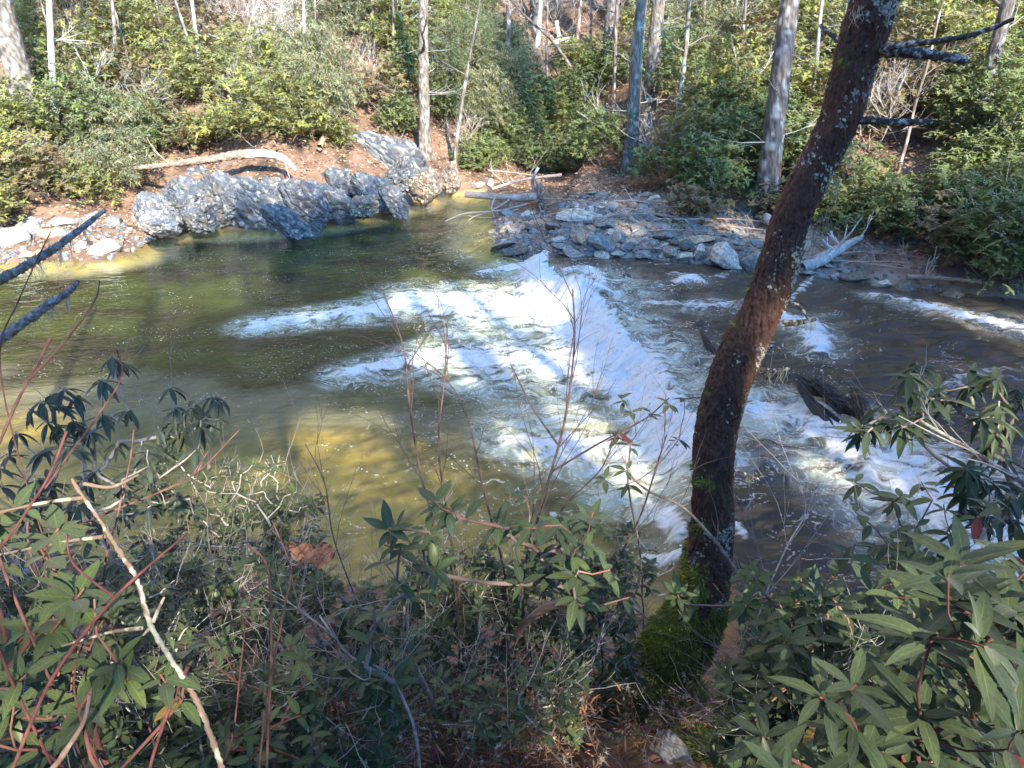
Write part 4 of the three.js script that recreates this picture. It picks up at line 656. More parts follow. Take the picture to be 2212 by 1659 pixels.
{ const r = rngOf(91); const spots = [[1460, 480, 'left of the purplish trunk foot'], [1500, 455, 'under the bush behind the bar'], [1400, 440, 'at the foot of the twin trunks'], [1560, 480, 'behind the large pale boulder'], [1820, 555, 'right of the white driftwood log'], [1850, 575, 'in the drift pile on the right bank'], [1890, 555, 'at the top of the right drift pile'], [1930, 575, 'at the right end of the drift pile'], [1340, 470, 'in the middle of the bar'], [1480, 505, 'behind the tan slab'], [1610, 500, 'in front of the purplish trunk'], [1250, 440, 'high on the left of the bar']];
  spots.forEach(([px, py, w], k) => { const c = hit(px, py, 0.04), a = r() * 1.2 - 0.6, o = new THREE.Group(); o.position.copy(c); const g = new GB(), L = 0.5 + r() * 0.6; g.tube(curve([V(-L * Math.cos(a), 0.03, -L * Math.sin(a)), V(0, 0.08, 0), V(L * Math.cos(a), 0.05, L * Math.sin(a))], 8), [0.022, 0.012], 5, [0.34, 0.26, 0.22]); part(o, 'stick', g.build(), VC); for (let i = 0; i < 4; i++) { const g2 = new GB(); limbTree(g2, r, V((r() - 0.5) * L, 0.05, 0), V(r() - 0.5, 0.2 * r(), r() - 0.5).normalize(), 0.4, 0.01, 1, 4, mix3([0.3, 0.2, 0.15], [0.5, 0.42, 0.36], r())); part(o, 'twig', g2.build(), VC); } thing(o, 'drift_stick', 'thin forked drift stick ' + w, 'stick', 'drift sticks on the far bank'); });
}
// white lichen covered dead branches
[[40, 210, 0.9, 'white lichen covered dead branch beside the thick upper left trunk', 1.5], [590, 60, 1.6, 'pale dead branches reaching out at top left of centre', 1.2], [520, 90, 1.5, 'pale leaning dead branch above the left shrubs', 1.0], [860, 35, 1.2, 'white dead limb left of the straight grey trunk', 1.0], [1440, 300, 1.2, 'pale bare branch spray right of the twin trunks', 1.0], [1310, 260, 1.4, 'bare branch spray left of the twin trunks', 1.0], [200, 170, 1.0, 'bare grey twig spray in the left slope shrubs', 1], [2150, 490, 0.8, 'pale lichen twigs hanging before the far right bush', 0.9], [1560, 215, 1.3, 'drooping grey twigs left of the purplish trunk', 1], [650, 30, 1.5, 'fan of pale dead twigs at the top left of centre', 1]].forEach(([px, py, L, label, rad], k) => {
  const r = rngOf(7000 + k * 3), b = hit(px, py + 60), c = atZ(px, py, b.z + 0.5), o = new THREE.Group(); o.position.copy(b); c.sub(b);
  const g = new GB(); g.tube(curve([V(0, 0, 0), c.clone().multiplyScalar(0.5).add(V(0.1, 0.1, 0)), c], 8), [0.03 * rad, 0.02 * rad], 5, [0.6, 0.56, 0.51]); part(o, 'stem', g.build(), VC);
  for (let i = 0; i < 7; i++) { const g2 = new GB(); limbTree(g2, r, c.clone().multiplyScalar(0.5 + 0.5 * r()), V((r() - 0.5) * 2, r() * 1.2 - 0.1, r() - 0.3).normalize(), L * (0.5 + 0.6 * r()), 0.016 * rad, 2, 4, mix3([0.55, 0.5, 0.45], [0.82, 0.8, 0.76], r())); part(o, 'branch', g2.build(), VC); }
  thing(o, 'dead_branch', label, 'branch');
});

// ───────────────────────── wooded slope behind the camera (it shades the river) ─────────────────────────
{
  const lit = [[800, 1000, 1.0], [690, 960, 0.7], [930, 1010, 0.8], [960, 645, 1.3], [1100, 655, 1.0], [1100, 775, 1.2], [1000, 765, 0.9], [1290, 965, 0.8], [1180, 955, 0.7], [100, 700, 2.4], [250, 640, 1.6], [60, 590, 1.8], [1700, 1000, 0.5], [2150, 745, 1.2], [480, 600, 1.2]].map(([a, b, r]) => [onLevel(a, b, 0), r]);
  for (const [a, b, d, r] of [[60, 1200, 1.5, 0.6], [120, 1450, 1.4, 0.55], [1720, 1250, 2.3, 0.3], [1600, 1310, 2.3, 0.18], [1250, 1560, 2.6, 0.18], [180, 1350, 1.5, 0.22], [480, 450, 19.7, 0.3], [540, 440, 19.7, 0.15], [720, 440, 20, 0.3], [450, 345, 20, 0.35], [600, 340, 20, 0.5], [860, 330, 23, 0.9], [120, 510, 18, 1.8], [1300, 530, 18, 0.5], [1510, 520, 17.5, 0.5], [1580, 550, 17, 0.4], [1900, 480, 18, 0.7], [1920, 380, 21, 1.2], [1440, 1410, 3.35, 0.38], [1335, 1530, 3.1, 0.25], [1150, 1590, 2.8, 0.22], [1330, 1640, 2.6, 0.15]]) lit.push([at(a, b, d), r]);
  const far = (q) => { for (const [c, r] of lit) { const v = q.clone().sub(c), t = v.dot(SUN); if (v.lengthSq() - t * t < r * r) return false; } return true; };
  const r = rngOf(404), fol = leafMat([0.05, 0.08, 0.025], 0.25, 0.2), geo = whorlGeo(8, 10, 0.2, 0.34, 2, 1.6);
  const spots = [[-3, 7, 4.5], [1.5, 6, 4], [5, 7.5, 6], [9, 7, 8], [2, 10, 6], [6.5, 11, 13.5], [11, 10.5, 12], [15, 10, 13], [9, 14, 14.5], [13.5, 14.5, 13], [18, 13, 13], [4, 14.5, 12], [-1, 12, 5], [22, 12, 13], [17, 18, 11], [11, 18.5, 10], [6, 19, 8.5], [0.5, 18, 6], [22, 18, 11], [13, 9, 11], [19, 9, 12], [7.5, 9, 9], [16, 12, 12.5], [20.5, 15, 12], [15, 12.5, 17], [17.5, 14, 17.5], [13.6, 11.5, 16], [5, 11.5, 12.5], [9.6, 12, 14.5]];
  spots.forEach(([x, z, ht], k) => {
    const o = new THREE.Group(), b = ground(x, z); o.position.copy(b);
    const pts = [V(0, -0.3, 0), V((r() - 0.5) * 0.4, ht * 0.5, (r() - 0.5) * 0.4), V((r() - 0.5) * 0.7, ht, (r() - 0.5) * 0.7)], tips = [];
    part(o, 'trunk', barkTrunk(pts, [0.17, 0.12, 0.03], 10, 40, () => 0, barkOf(BROWN[0], BROWN[1], 1)), VC);
    const M = [], g = new GB(), c = new THREE.CatmullRomCurve3(pts);
    for (let i = 0; i < 10 + ht * 3.6; i++) { const a = r() * 6.28, t = 0.12 + 0.8 * r(), L = ht * 0.36 * (1.25 - t * 0.8) * (0.5 + 0.5 * r()), p = c.getPoint(t), e = p.clone().add(V(Math.cos(a) * L, 0.3 * L * (r() - 0.2), Math.sin(a) * L)); g.tube([p, p.clone().lerp(e, 0.5).add(V(0, 0.1, 0)), e], [0.03, 0.01], 4, [0.16, 0.11, 0.08]);
      for (let n = 0; n < 24; n++) { const q = p.clone().lerp(e, 0.25 + 0.8 * r()).add(V(r() - 0.5, (r() - 0.5) * 0.7, r() - 0.5).multiplyScalar(0.9)); if (far(q.clone().add(b))) M.push(mat4(q, new THREE.Quaternion().setFromEuler(new THREE.Euler(r() * 2, r() * 6, r() * 2)), 0.15 + r() * 0.12)); } }
    part(o, 'crown', g.build(), VC, 'stuff'); if (M.length) instanced(o, 'foliage', geo, fol, M);
    thing(o, 'evergreen_tree', 'evergreen tree on the near slope behind the viewer', 'tree', 'trees behind the viewer that shade the river');
  });
}
// ───────────────────────── the leaning trunk close by ─────────────────────────
const depthT = (y) => lerp(2.45, 3.5, (y + 60) / 1510);
{
  const L = [[1910, -120, 96], [1888, 0, 95], [1852, 120, 88], [1817, 246, 80], [1778, 330, 77], [1715, 458, 74], [1684, 563, 80], [1658, 643, 80], [1607, 749, 88], [1564, 854, 88], [1543, 960, 83], [1540, 1100, 84], [1534, 1180, 88], [1521, 1269, 98], [1503, 1330, 112], [1467, 1392, 136], [1434, 1450, 130], [1398, 1510, 140], [1360, 1560, 160]].reverse();
  const P = L.map(([x, y]) => at(x, y, depthT(y))), rad = L.map(([, y, w]) => w * 0.5 / F * depthT(y)), o = new THREE.Group(), b = P[0].clone();
  P.push(P[P.length - 1].clone().add(V(0.35, 1.5, 0.2)), P[P.length - 1].clone().add(V(0.6, 3.2, 0.1))); rad.push(0.075, 0.06);
  o.position.copy(b); P.forEach((p) => p.sub(b));
  const top = P[P.length - 1].y;
  const disp = (p, n, R) => { const q = p.clone().addScaledVector(n, R), rid = 1 - Math.abs(fbm3(q.x * 22, q.y * 5, q.z * 22, 3)) * 2.6; return R * (0.1 * fbm3(q.x * 5, q.y * 3, q.z * 5, 3) + 0.07 * rid + 0.1 * fbm3(q.x * 60, q.y * 14, q.z * 60, 3) + 0.05 * fbm3(q.x * 120, q.y * 70, q.z * 120, 2)); };
  const bark = (p, n, t) => {
    const f = fbm3(p.x * 170, p.y * 34, p.z * 170, 3), m = fbm3(p.x * 9, p.y * 5, p.z * 9, 3), hgt = p.y;
    let c = mix3([0.045, 0.024, 0.017], [0.125, 0.066, 0.043], clamp(0.45 + f * 1.5 + m * 0.45));
    c = mix3(c, [0.12, 0.045, 0.026], sstep(0.1, 0.4, fbm3(p.x * 4, p.y * 2.5, p.z * 4 + 9, 3)) * 0.6);
    const l = 0.5 * fbm3(p.x * 62 + 3, p.y * 48, p.z * 62, 3) + 0.5 * fbm3(p.x * 6, p.y * 4, p.z * 6, 3) + 0.1 * n.x;           // grey crusts, mostly on the right flank
    c = mix3(c, mix3([0.29, 0.3, 0.25], [0.5, 0.51, 0.44], clamp(0.5 + f * 2)), sstep(0.26, 0.36, l));
    const ms = fbm3(p.x * 7, p.y * 6, p.z * 7 + 2, 4) * 0.55 - n.x * 0.18 + 0.5 - sstep(0.45, 1.05, hgt) * 0.62 + 0.18 * fbm3(p.x * 30, p.y * 30, p.z * 30, 2) - sstep(1.0, 1.7, hgt) * 0.16; // moss thick at the foot
    return mix3(c, mix3([0.08, 0.12, 0.018], [0.2, 0.26, 0.035], clamp(0.5 + f * 1.5)), sstep(0.1, 0.3, ms));
  };
  const tg = barkTrunk(P, rad, 110, 900, disp, bark); part(o, 'trunk', tg, VC);
  // moss and lichen sit on the bark as fine tufts
  const r = rngOf(21), pos = tg.attributes.position, nor = tg.attributes.normal, colr = tg.attributes.color, Mm = [], Cm = [], Ml = [], Cl = [], p = V(), n = V();
  for (let k = 0; k < 60000; k++) { const i = Math.floor(r() * pos.count); p.fromBufferAttribute(pos, i); n.fromBufferAttribute(nor, i); const R = colr.getX(i), G = colr.getY(i), B = colr.getZ(i);
    if (G > R * 1.15 && B < G * 0.4) { if (r() < 0.75) { Mm.push(mat4(p.clone(), leafBasis(n.clone().add(V(r() - 0.5, r() - 0.7, r() - 0.5)).normalize(), V(r(), r(), r())), 0.012 + r() * 0.02)); Cm.push(mix3([0.55, 0.7, 0.5], [1.6, 1.5, 1], r())); } }
    else if (R > 0.24) { Ml.push(mat4(p.clone().addScaledVector(n, 0.002), leafBasis(V(r() - 0.5, r() - 0.5, r() - 0.5).cross(n).normalize().addScaledVector(n, 0.35).normalize(), n), 0.005 + r() * 0.011)); Cl.push(mix3([0.7, 0.7, 0.65], [1.25, 1.25, 1.15], r())); } }
  instanced(o, 'moss', leafGeo(0.28, 0.3, 0.1, 2), leafMat([0.17, 0.2, 0.04], 0.3, 0), Mm, Cm);
  instanced(o, 'lichen', leafGeo(0.9, 0.3, -0.2, 2), std({ color: new THREE.Color().setRGB(0.4, 0.42, 0.35), side: THREE.DoubleSide }), Ml, Cl);
  const lichBark = (p2) => { const l = fbm3(p2.x * 38, p2.y * 38, p2.z * 38, 4) + 0.2 * n3(p2.x * 9, p2.y * 9, p2.z * 9), q = fbm3(p2.x * 120, p2.y * 120, p2.z * 120, 2); return mix3(mix3([0.05, 0.04, 0.036], [0.12, 0.095, 0.08], clamp(0.5 + q * 2)), mix3([0.34, 0.35, 0.3], [0.6, 0.6, 0.54], clamp(0.5 + q * 2)), sstep(0.06, 0.2, l)); };
  const stub = (pts, r0, r1, label) => { const Q = pts.map(([x, y, d]) => at(x, y, d).sub(b)); part(o, 'branch', barkTrunk(Q, [r0, (r0 + r1) / 2, r1], 22, 140, (a, nn, R) => R * (0.35 * fbm3((a.x + nn.x * R) * 30, (a.y + nn.y * R) * 30, (a.z + nn.z * R) * 30, 3) + 0.3 * fbm3((a.x + nn.x * R) * 110, (a.y + nn.y * R) * 110, (a.z + nn.z * R) * 110, 2)), lichBark), VC, null, label); };
  stub([[1870, 108, 2.56], [1960, 113, 2.5], [2035, 122, 2.48], [2088, 131, 2.46]], 0.022, 0.013, 'thick broken stub with pale lichen');
  stub([[1880, 112, 2.56], [1960, 96, 2.4], [2060, 84, 2.3], [2140, 62, 2.25], [2190, 40, 2.2]], 0.012, 0.006, 'thin dark upper branch');
  stub([[1830, 258, 2.66], [1900, 262, 2.62], [1960, 264, 2.6], [2014, 263, 2.58]], 0.015, 0.01, 'short straight stub');
  stub([[1850, 106, 2.56], [1810, 85, 2.62], [1772, 55, 2.7]], 0.012, 0.007, 'pale stub on the left side');
  stub([[1690, 700, 2.98], [1735, 695, 2.95], [1762, 690, 2.95]], 0.014, 0.006, 'knobbly lichen stub'); stub([[1640, 800, 3.05], [1680, 800, 3.02], [1705, 795, 3.02]], 0.012, 0.005, 'lower lichen stub');
  stub([[1560, 1010, 3.2], [1600, 1020, 3.15], [1640, 1035, 3.15]], 0.008, 0.004); stub([[1700, 655, 2.95], [1725, 660, 2.93], [1745, 690, 2.93]], 0.01, 0.004);
  // hanging beard lichen
  const g = new GB(), hang = [[1835, 300, 40], [1830, 330, 60], [1815, 380, 90], [1795, 400, 60], [1780, 460, 70], [1742, 700, 50], [1750, 690, 40], [1690, 800, 60], [1670, 810, 40], [1760, 500, 110], [1920, 125, 40], [1980, 130, 30], [1850, 20, 60], [1620, 1030, 30]];
  for (const [x, y, l] of hang) for (let k = 0; k < 12; k++) { const d = depthT(y) - 0.05, q = at(x + (r() - 0.5) * 26, y + (r() - 0.5) * 20, d).sub(b), s = l / F * d * (0.25 + r() * 0.4); g.tube([q, q.clone().add(V((r() - 0.5) * 0.02, -s * 0.5, (r() - 0.5) * 0.02)), q.clone().add(V((r() - 0.5) * 0.035, -s, (r() - 0.5) * 0.03))], [0.0011, 0.0006], 3, mix3([0.34, 0.38, 0.25], [0.55, 0.58, 0.42], r())); }
  part(o, 'beard_lichen', g.build(), VC, 'stuff');
  const cr = new GB(); for (let k = 0; k < 9; k++) limbTree(cr, r, P[P.length - 1 - (k % 2)].clone().add(V(0, r() * 0.3, 0)), V((r() - 0.5) * 2, 0.5 + r(), (r() - 0.5) * 2).normalize(), 1.2 + r(), 0.03, 2, 4, [0.16, 0.12, 0.1]); part(o, 'crown', cr.build(), VC, 'stuff');
  thing(o, 'leaning_tree', 'near leaning reddish brown trunk with lichen spots and mossy foot', 'tree');
  // mossy root mound and a grey stone by its foot
  const mound = (px, py, d, s, label, name) => { const q = hit(px, py), gg = rockGeo(s[3], 22, 9, 0.1), c = gg.attributes.color, pp = gg.attributes.position; for (let k = 0; k < c.count; k++) { const f = fbm3(pp.getX(k) * 9, pp.getY(k) * 9, pp.getZ(k) * 9, 3); c.setXYZ(k, ...mix3([0.06, 0.085, 0.015], [0.2, 0.24, 0.035], clamp(0.5 + f * 1.4))); }
    const oo = new THREE.Group(); oo.position.copy(q); const mm = part(oo, 'root', gg, VC); mm.scale.set(s[0], s[1], s[2]); mm.rotation.set(0, 0.4, 0.25);
    const M = [], C = [], np = gg.attributes.normal; for (let k = 0; k < 5000; k++) { const i = Math.floor(r() * pp.count); p.fromBufferAttribute(pp, i).multiply(V(s[0], s[1], s[2])).applyEuler(mm.rotation); n.fromBufferAttribute(np, i).applyEuler(mm.rotation); M.push(mat4(p.clone(), leafBasis(n.clone().add(V(r() - 0.5, r() * 0.5, r() - 0.5)).normalize(), V(r(), r(), r())), 0.012 + r() * 0.024)); C.push(mix3([0.6, 0.75, 0.5], [1.7, 1.6, 1], r())); }
    instanced(oo, 'moss', leafGeo(0.28, 0.3, 0.1, 2), leafMat([0.18, 0.21, 0.04], 0.3, 0), M, C); thing(oo, name, label, 'moss'); };
  mound(1330, 1535, 0, [0.3, 0.13, 0.2, 611], 'bright green mossy root mound left of the leaning trunk foot', 'mossy_mound');
  mound(1440, 1490, 0, [0.2, 0.26, 0.2, 612], 'thick mossy root flare at the leaning trunk foot', 'mossy_mound');
  mound(1520, 1640, 0, [0.2, 0.07, 0.16, 613], 'small moss cushion at the bottom edge right of the grey stone', 'mossy_mound');
  rock(midGeo[2], rockMat[0], hit(1450, 1640), [0.08, 0.08, 0.12], [0.2, 0.4, 0.3], 'stone', 'grey lichened stone at the bottom edge below the leaning trunk');
}

// ───────────────────────── shrubs close by ─────────────────────────
const leafTex = (() => {                           // midrib, side veins, mottling
  const W = 96, Ht = 256, d = new Uint8Array(W * Ht * 4);
  for (let j = 0; j < Ht; j++) for (let i = 0; i < W; i++) {
    const u = i / (W - 1), v = j / Ht, a = Math.abs(u - 0.5) * 2, vein = Math.abs(((v * 11 - a * 1.1) % 1 + 1) % 1 - 0.5), mid = 1 - sstep(0.015, 0.06, a);
    let b = 0.8 + 0.16 * fbm2(u * 3, v * 6, 3) + 0.05 * n2(u * 30, v * 60), y = 0; b += mid * 0.3 + (1 - sstep(0, 0.09, vein)) * 0.05;
    const blot = sstep(0.42, 0.5, fbm2(u * 4 + 20, v * 9 + 3, 3)), c = [b * (1 + mid * 0.35), b, b * (1 - mid * 0.1)], k = (j * W + i) * 4;
    const e = mix3(c, [1.0, 0.62, 0.4], blot * 0.7); for (let q = 0; q < 3; q++) d[k + q] = Math.round(255 * clamp(e[q] * 0.85)); d[k + 3] = 255;
  }
  const t = new THREE.DataTexture(d, W, Ht); t.magFilter = THREE.LinearFilter; t.colorSpace = THREE.SRGBColorSpace; t.needsUpdate = true; return t;
})();
const lm = (c, t = 0.22, coat = 0.45) => { const m = leafMat(c, t, coat); m.map = leafTex; return m; };
const SET = {
  grey: [lm([0.13, 0.195, 0.13]), lm([0.115, 0.18, 0.11]), lm([0.15, 0.215, 0.15]), lm([0.17, 0.23, 0.1])],
  bright: [lm([0.16, 0.27, 0.07], 0.3), lm([0.13, 0.23, 0.065], 0.3), lm([0.2, 0.31, 0.07], 0.35), lm([0.12, 0.21, 0.075], 0.3)],
  mid: [lm([0.145, 0.245, 0.09]), lm([0.125, 0.22, 0.085]), lm([0.165, 0.275, 0.085]), lm([0.115, 0.2, 0.09])],
  dark: [lm([0.125, 0.21, 0.08]), lm([0.105, 0.185, 0.07]), lm([0.155, 0.24, 0.085]), lm([0.12, 0.2, 0.1])],
};
const odd = { red: lm([0.4, 0.07, 0.05], 0.3), yellow: lm([0.5, 0.34, 0.04], 0.3), brown: lm([0.25, 0.12, 0.06], 0.15) };
const GEO = {
  oval: [leafGeo(0.4, 0.12, 0.1, 6, 0.8), leafGeo(0.38, 0.22, 0.14, 6, 0.85, 0.25), leafGeo(0.42, 0.05, 0.08, 6, 0.8, -0.2), leafGeo(0.36, 0.3, 0.1, 6, 0.85, -0.3)],
  long: [leafGeo(0.26, 0.2, 0.2, 6, 0.85), leafGeo(0.22, 0.3, 0.3, 6, 0.9, 0.2), leafGeo(0.28, 0.12, 0.25, 6, 0.85, -0.2)],
  toothed: [leafGeo(0.29, 0.16, 0.12, 28, 0.9, 0.25, 0.07), leafGeo(0.26, 0.28, 0.16, 28, 0.92, -0.3, 0.08), leafGeo(0.31, 0.1, 0.1, 28, 0.88, 0.15, 0.07), leafGeo(0.25, 0.38, 0.18, 28, 0.9, 0.4, 0.07)],
};
const clearSight = (p, d) => p.y > land(p.x, p.z) + d;
function nearShrub(o) {
  const r = rngOf(o.seed), g = new THREE.Group(), base = o.base.clone(), tips = [];
  for (const [x0, y0, x1, y1, n] of o.regions) for (let k = 0; k < n; k++) for (let tr = 0; tr < 6; tr++) { const t = r(), p = at(lerp(x0, x1, r()), lerp(y0, y1, t), lerp(o.depth[0], o.depth[1], clamp((o.lean ? t : r()) * 0.7 + r() * 0.3))); if (clearSight(p, 0.1)) { tips.push(p.sub(base)); break; } }
  g.position.copy(base);
  const G = grow(V(0, -0.03, 0), tips, r, { tipR: o.tipR ?? 0.0022, pipe: o.pipe ?? 0.42, step: 0.09, wob: o.wob ?? 0.3, cost: o.cost ?? 0.4 });
  const sc = o.stem ?? [[0.16, 0.11, 0.09], [0.3, 0.24, 0.2]];
  part(g, 'stem', chainsGeo(G.chains, 6, (p, t) => mix3(mix3(sc[0], sc[1], clamp(0.5 + fbm3(p.x * 12, p.y * 12, p.z * 12, 3) * 1.4)), o.shoot ?? sc[1], sstep(0.75, 1, t) * (o.shoot ? 0.8 : 0))), VC);
  const M = [], C = []; let count = 0;
  for (const t of G.tips) {
    const n = Math.round(lerp(o.leaf.n[0], o.leaf.n[1], r())), dirs = whorl(t, n, o.leaf.el ?? 0.2, o.leaf.droop ?? 0.1, r);
    for (const d of dirs) {
      const s = lerp(o.leaf.len[0], o.leaf.len[1], r()), back = r() * (o.leaf.back ?? 0.03), p = t.p.clone().addScaledVector(t.d, -back).addScaledVector(d, 0.006), q = leafBasis(d, V(0, 1, 0).addScaledVector(t.d, 0.2));
      if (o.single && count < 295) {
        count++; const gs = GEO[o.leaf.shape], ms = SET[o.leaf.set], m = new THREE.Mesh(gs[Math.floor(r() * gs.length)], r() < 0.006 ? odd[['red', 'yellow', 'brown'][Math.floor(r() * 3)]] : ms[Math.floor(r() * ms.length)]);
        m.name = 'leaf'; m.castShadow = m.receiveShadow = true; m.position.copy(p); m.quaternion.copy(q); m.scale.setScalar(s); g.add(m);
      } else { M.push(mat4(p, q, s)); const v = 0.65 + r() * 0.7; C.push([v * (0.85 + r() * 0.4), v, v * (0.75 + r() * 0.4)]); }
    }
  }
  if (M.length) instanced(g, 'foliage', GEO[o.leaf.shape][0].clone(), SET[o.leaf.set][0], M, C);
  if (o.twigs) { const tw = new GB(); for (const t of G.tips) if (r() < o.twigs) limbTree(tw, r, t.p.clone().multiplyScalar(0.6 + 0.4 * r()), t.d.clone().add(V(r() - 0.5, r() - 0.5, r() - 0.5).multiplyScalar(1.6)).normalize(), 0.12 + r() * 0.2, 0.0018, 1, 3, mix3([0.3, 0.26, 0.23], [0.55, 0.52, 0.5], r())); if (tw.p.length) part(g, 'twigs', tw.build(), VC, 'stuff'); }
  return thing(g, o.name ?? 'rhododendron', o.label, 'shrub', 'shrubs on the near bank');
}
const RED = [0.3, 0.1, 0.07], ASHY = [[0.3, 0.27, 0.25], [0.52, 0.5, 0.47]], REDST = [[0.1, 0.04, 0.035], [0.22, 0.1, 0.08]];
// left: drooping grey green rhododendron above the pool
nearShrub({ seed: 1, label: 'drooping grey green rhododendron over the pool at left', base: ground(-1.75, -3.35), regions: [[60, 800, 460, 930, 20], [0, 900, 480, 1120, 26], [230, 760, 290, 830, 2], [420, 860, 480, 920, 3]], depth: [3.1, 3.7], leaf: { shape: 'long', set: 'grey', len: [0.065, 0.115], n: [5, 8], el: -0.15, droop: 0.55 }, single: true, stem: ASHY, tipR: 0.003, twigs: 0.5 });
nearShrub({ seed: 2, label: 'second drooping rhododendron lower at the left edge', base: ground(-2.3, -3.0), regions: [[-60, 950, 330, 1250, 40]], depth: [2.9, 3.5], leaf: { shape: 'long', set: 'grey', len: [0.07, 0.12], n: [5, 8], el: 0, droop: 0.35 }, single: true, stem: ASHY, tipR: 0.003, twigs: 0.5 });
// small leaved thickets filling the slope
const thicket = (seed, label, base, regions, depth, len = [0.025, 0.052], set = 'dark', n = [8, 14]) => nearShrub({ seed, name: 'laurel_thicket', label, base, regions, depth, leaf: { shape: 'oval', set, len, n, el: 0.25, droop: 0.12, back: 0.07 }, stem: ASHY, tipR: 0.0018, twigs: 0.85, wob: 0.5, cost: 0.3 });
thicket(11, 'fine leaved thicket right of the drooping rhododendron', ground(-1.1, -3.2), [[330, 980, 620, 1250, 120], [560, 1060, 700, 1300, 60]], [3.1, 3.8]);
thicket(12, 'dense dark thicket low at left centre', ground(-1.2, -2.4), [[200, 1200, 640, 1500, 250]], [2.5, 3.1]);
thicket(13, 'dark thicket at the bottom left behind the red stems', ground(-1.5, -1.6), [[-40, 1250, 420, 1680, 240]], [1.75, 2.4], [0.028, 0.055], 'dark');
thicket(14, 'dark thicket under the centre rhododendron', ground(-0.2, -3.0), [[560, 1250, 1000, 1500, 230], [860, 1180, 1060, 1350, 70]], [2.7, 3.4]);
thicket(15, 'fine thicket between centre rhododendron and leaning trunk', ground(0.55, -3.4), [[1000, 1200, 1370, 1490, 300]], [2.9, 3.6]);
thicket(16, 'low leafy thicket at the bottom left of centre', ground(-0.55, -1.7), [[380, 1430, 860, 1690, 230]], [2.1, 2.6]);
thicket(17, 'fine thicket right behind the leaning trunk foot', ground(1.5, -3.3), [[1600, 1290, 1960, 1480, 130]], [2.7, 3.4], [0.035, 0.062], 'mid');
thicket(18, 'low thicket at the bottom right of the leaning trunk', ground(1.0, -2.0), [[1560, 1430, 1900, 1690, 260]], [1.9, 2.5], [0.033, 0.062], 'dark');
thicket(19, 'thin leafy scrub over the water left of the trunk foot', ground(1.0, -3.7), [[1300, 1130, 1420, 1300, 26]], [3.6, 4.0], [0.04, 0.06], 'mid', [4, 7]);
thicket(24, 'low leafy scrub among the dry stalks at bottom centre', ground(0.1, -2.3), [[800, 1430, 1280, 1600, 120]], [2.4, 2.9], [0.03, 0.055], 'mid', [4, 8]);
thicket(25, 'leafy scrub under the corner shrub at bottom right', ground(1.25, -1.5), [[1720, 1400, 2180, 1690, 170]], [1.7, 2.3], [0.035, 0.065], 'mid', [6, 10]);
// centre rhododendron with visible forked stems
nearShrub({ seed: 3, label: 'open branched rhododendron at bottom centre with forked brown stems', base: hit(1075, 1520), regions: [[840, 1050, 1020, 1180, 9], [1000, 1060, 1250, 1200, 13], [1100, 1100, 1370, 1290, 11], [870, 1180, 1000, 1300, 4], [1200, 1190, 1390, 1320, 6]], depth: [2.15, 2.5], leaf: { shape: 'oval', set: 'mid', len: [0.055, 0.092], n: [3, 6], el: 0.25, droop: 0.1 }, single: true, stem: [[0.13, 0.09, 0.08], [0.34, 0.25, 0.21]], shoot: [0.34, 0.12, 0.09], tipR: 0.0026, pipe: 0.5, wob: 0.4, cost: 0.25 });
nearShrub({ seed: 4, label: 'few leaved rhododendron stem left of the bottom centre rhododendron', base: hit(880, 1560), regions: [[760, 1130, 900, 1330, 7], [880, 1380, 960, 1440, 2], [720, 1330, 860, 1500, 4]], depth: [2.1, 2.5], leaf: { shape: 'oval', set: 'mid', len: [0.045, 0.08], n: [3, 5], el: 0.25, droop: 0.15 }, single: true, stem: [[0.2, 0.15, 0.13], [0.42, 0.34, 0.3]], shoot: [0.36, 0.16, 0.12], tipR: 0.003, pipe: 0.5, wob: 0.5, cost: 0.2, twigs: 0.8 });
// bright leaves at the left edge
nearShrub({ seed: 5, label: 'bright green rhododendron at the left edge in sunlight', base: ground(-1.25, -0.75), regions: [[-60, 1080, 130, 1230, 9], [-60, 1220, 200, 1420, 11], [-40, 1400, 200, 1560, 9]], depth: [1.2, 1.65], leaf: { shape: 'oval', set: 'bright', len: [0.045, 0.08], n: [4, 7], el: 0.3, droop: 0.1 }, single: true, stem: REDST, shoot: [0.26, 0.13, 0.09], tipR: 0.0022 });
nearShrub({ seed: 6, label: 'bright leaved rhododendron at the bottom left corner', base: ground(-0.95, -0.7), regions: [[-60, 1480, 250, 1700, 12], [150, 1380, 420, 1560, 10], [60, 1240, 330, 1400, 6]], depth: [1.2, 1.75], leaf: { shape: 'oval', set: 'bright', len: [0.038, 0.072], n: [4, 6], el: 0.3, droop: 0.1 }, single: true, stem: REDST, shoot: [0.26, 0.13, 0.09], tipR: 0.0022 });
nearShrub({ seed: 61, label: 'scattered small rhododendron shoots right of the lichen branch', base: ground(-0.75, -1.25), regions: [[420, 1380, 700, 1660, 24]], depth: [1.7, 2.2], leaf: { shape: 'oval', set: 'bright', len: [0.035, 0.062], n: [4, 7], el: 0.3, droop: 0.1 }, single: true, stem: REDST, shoot: [0.26, 0.13, 0.09], tipR: 0.002 });
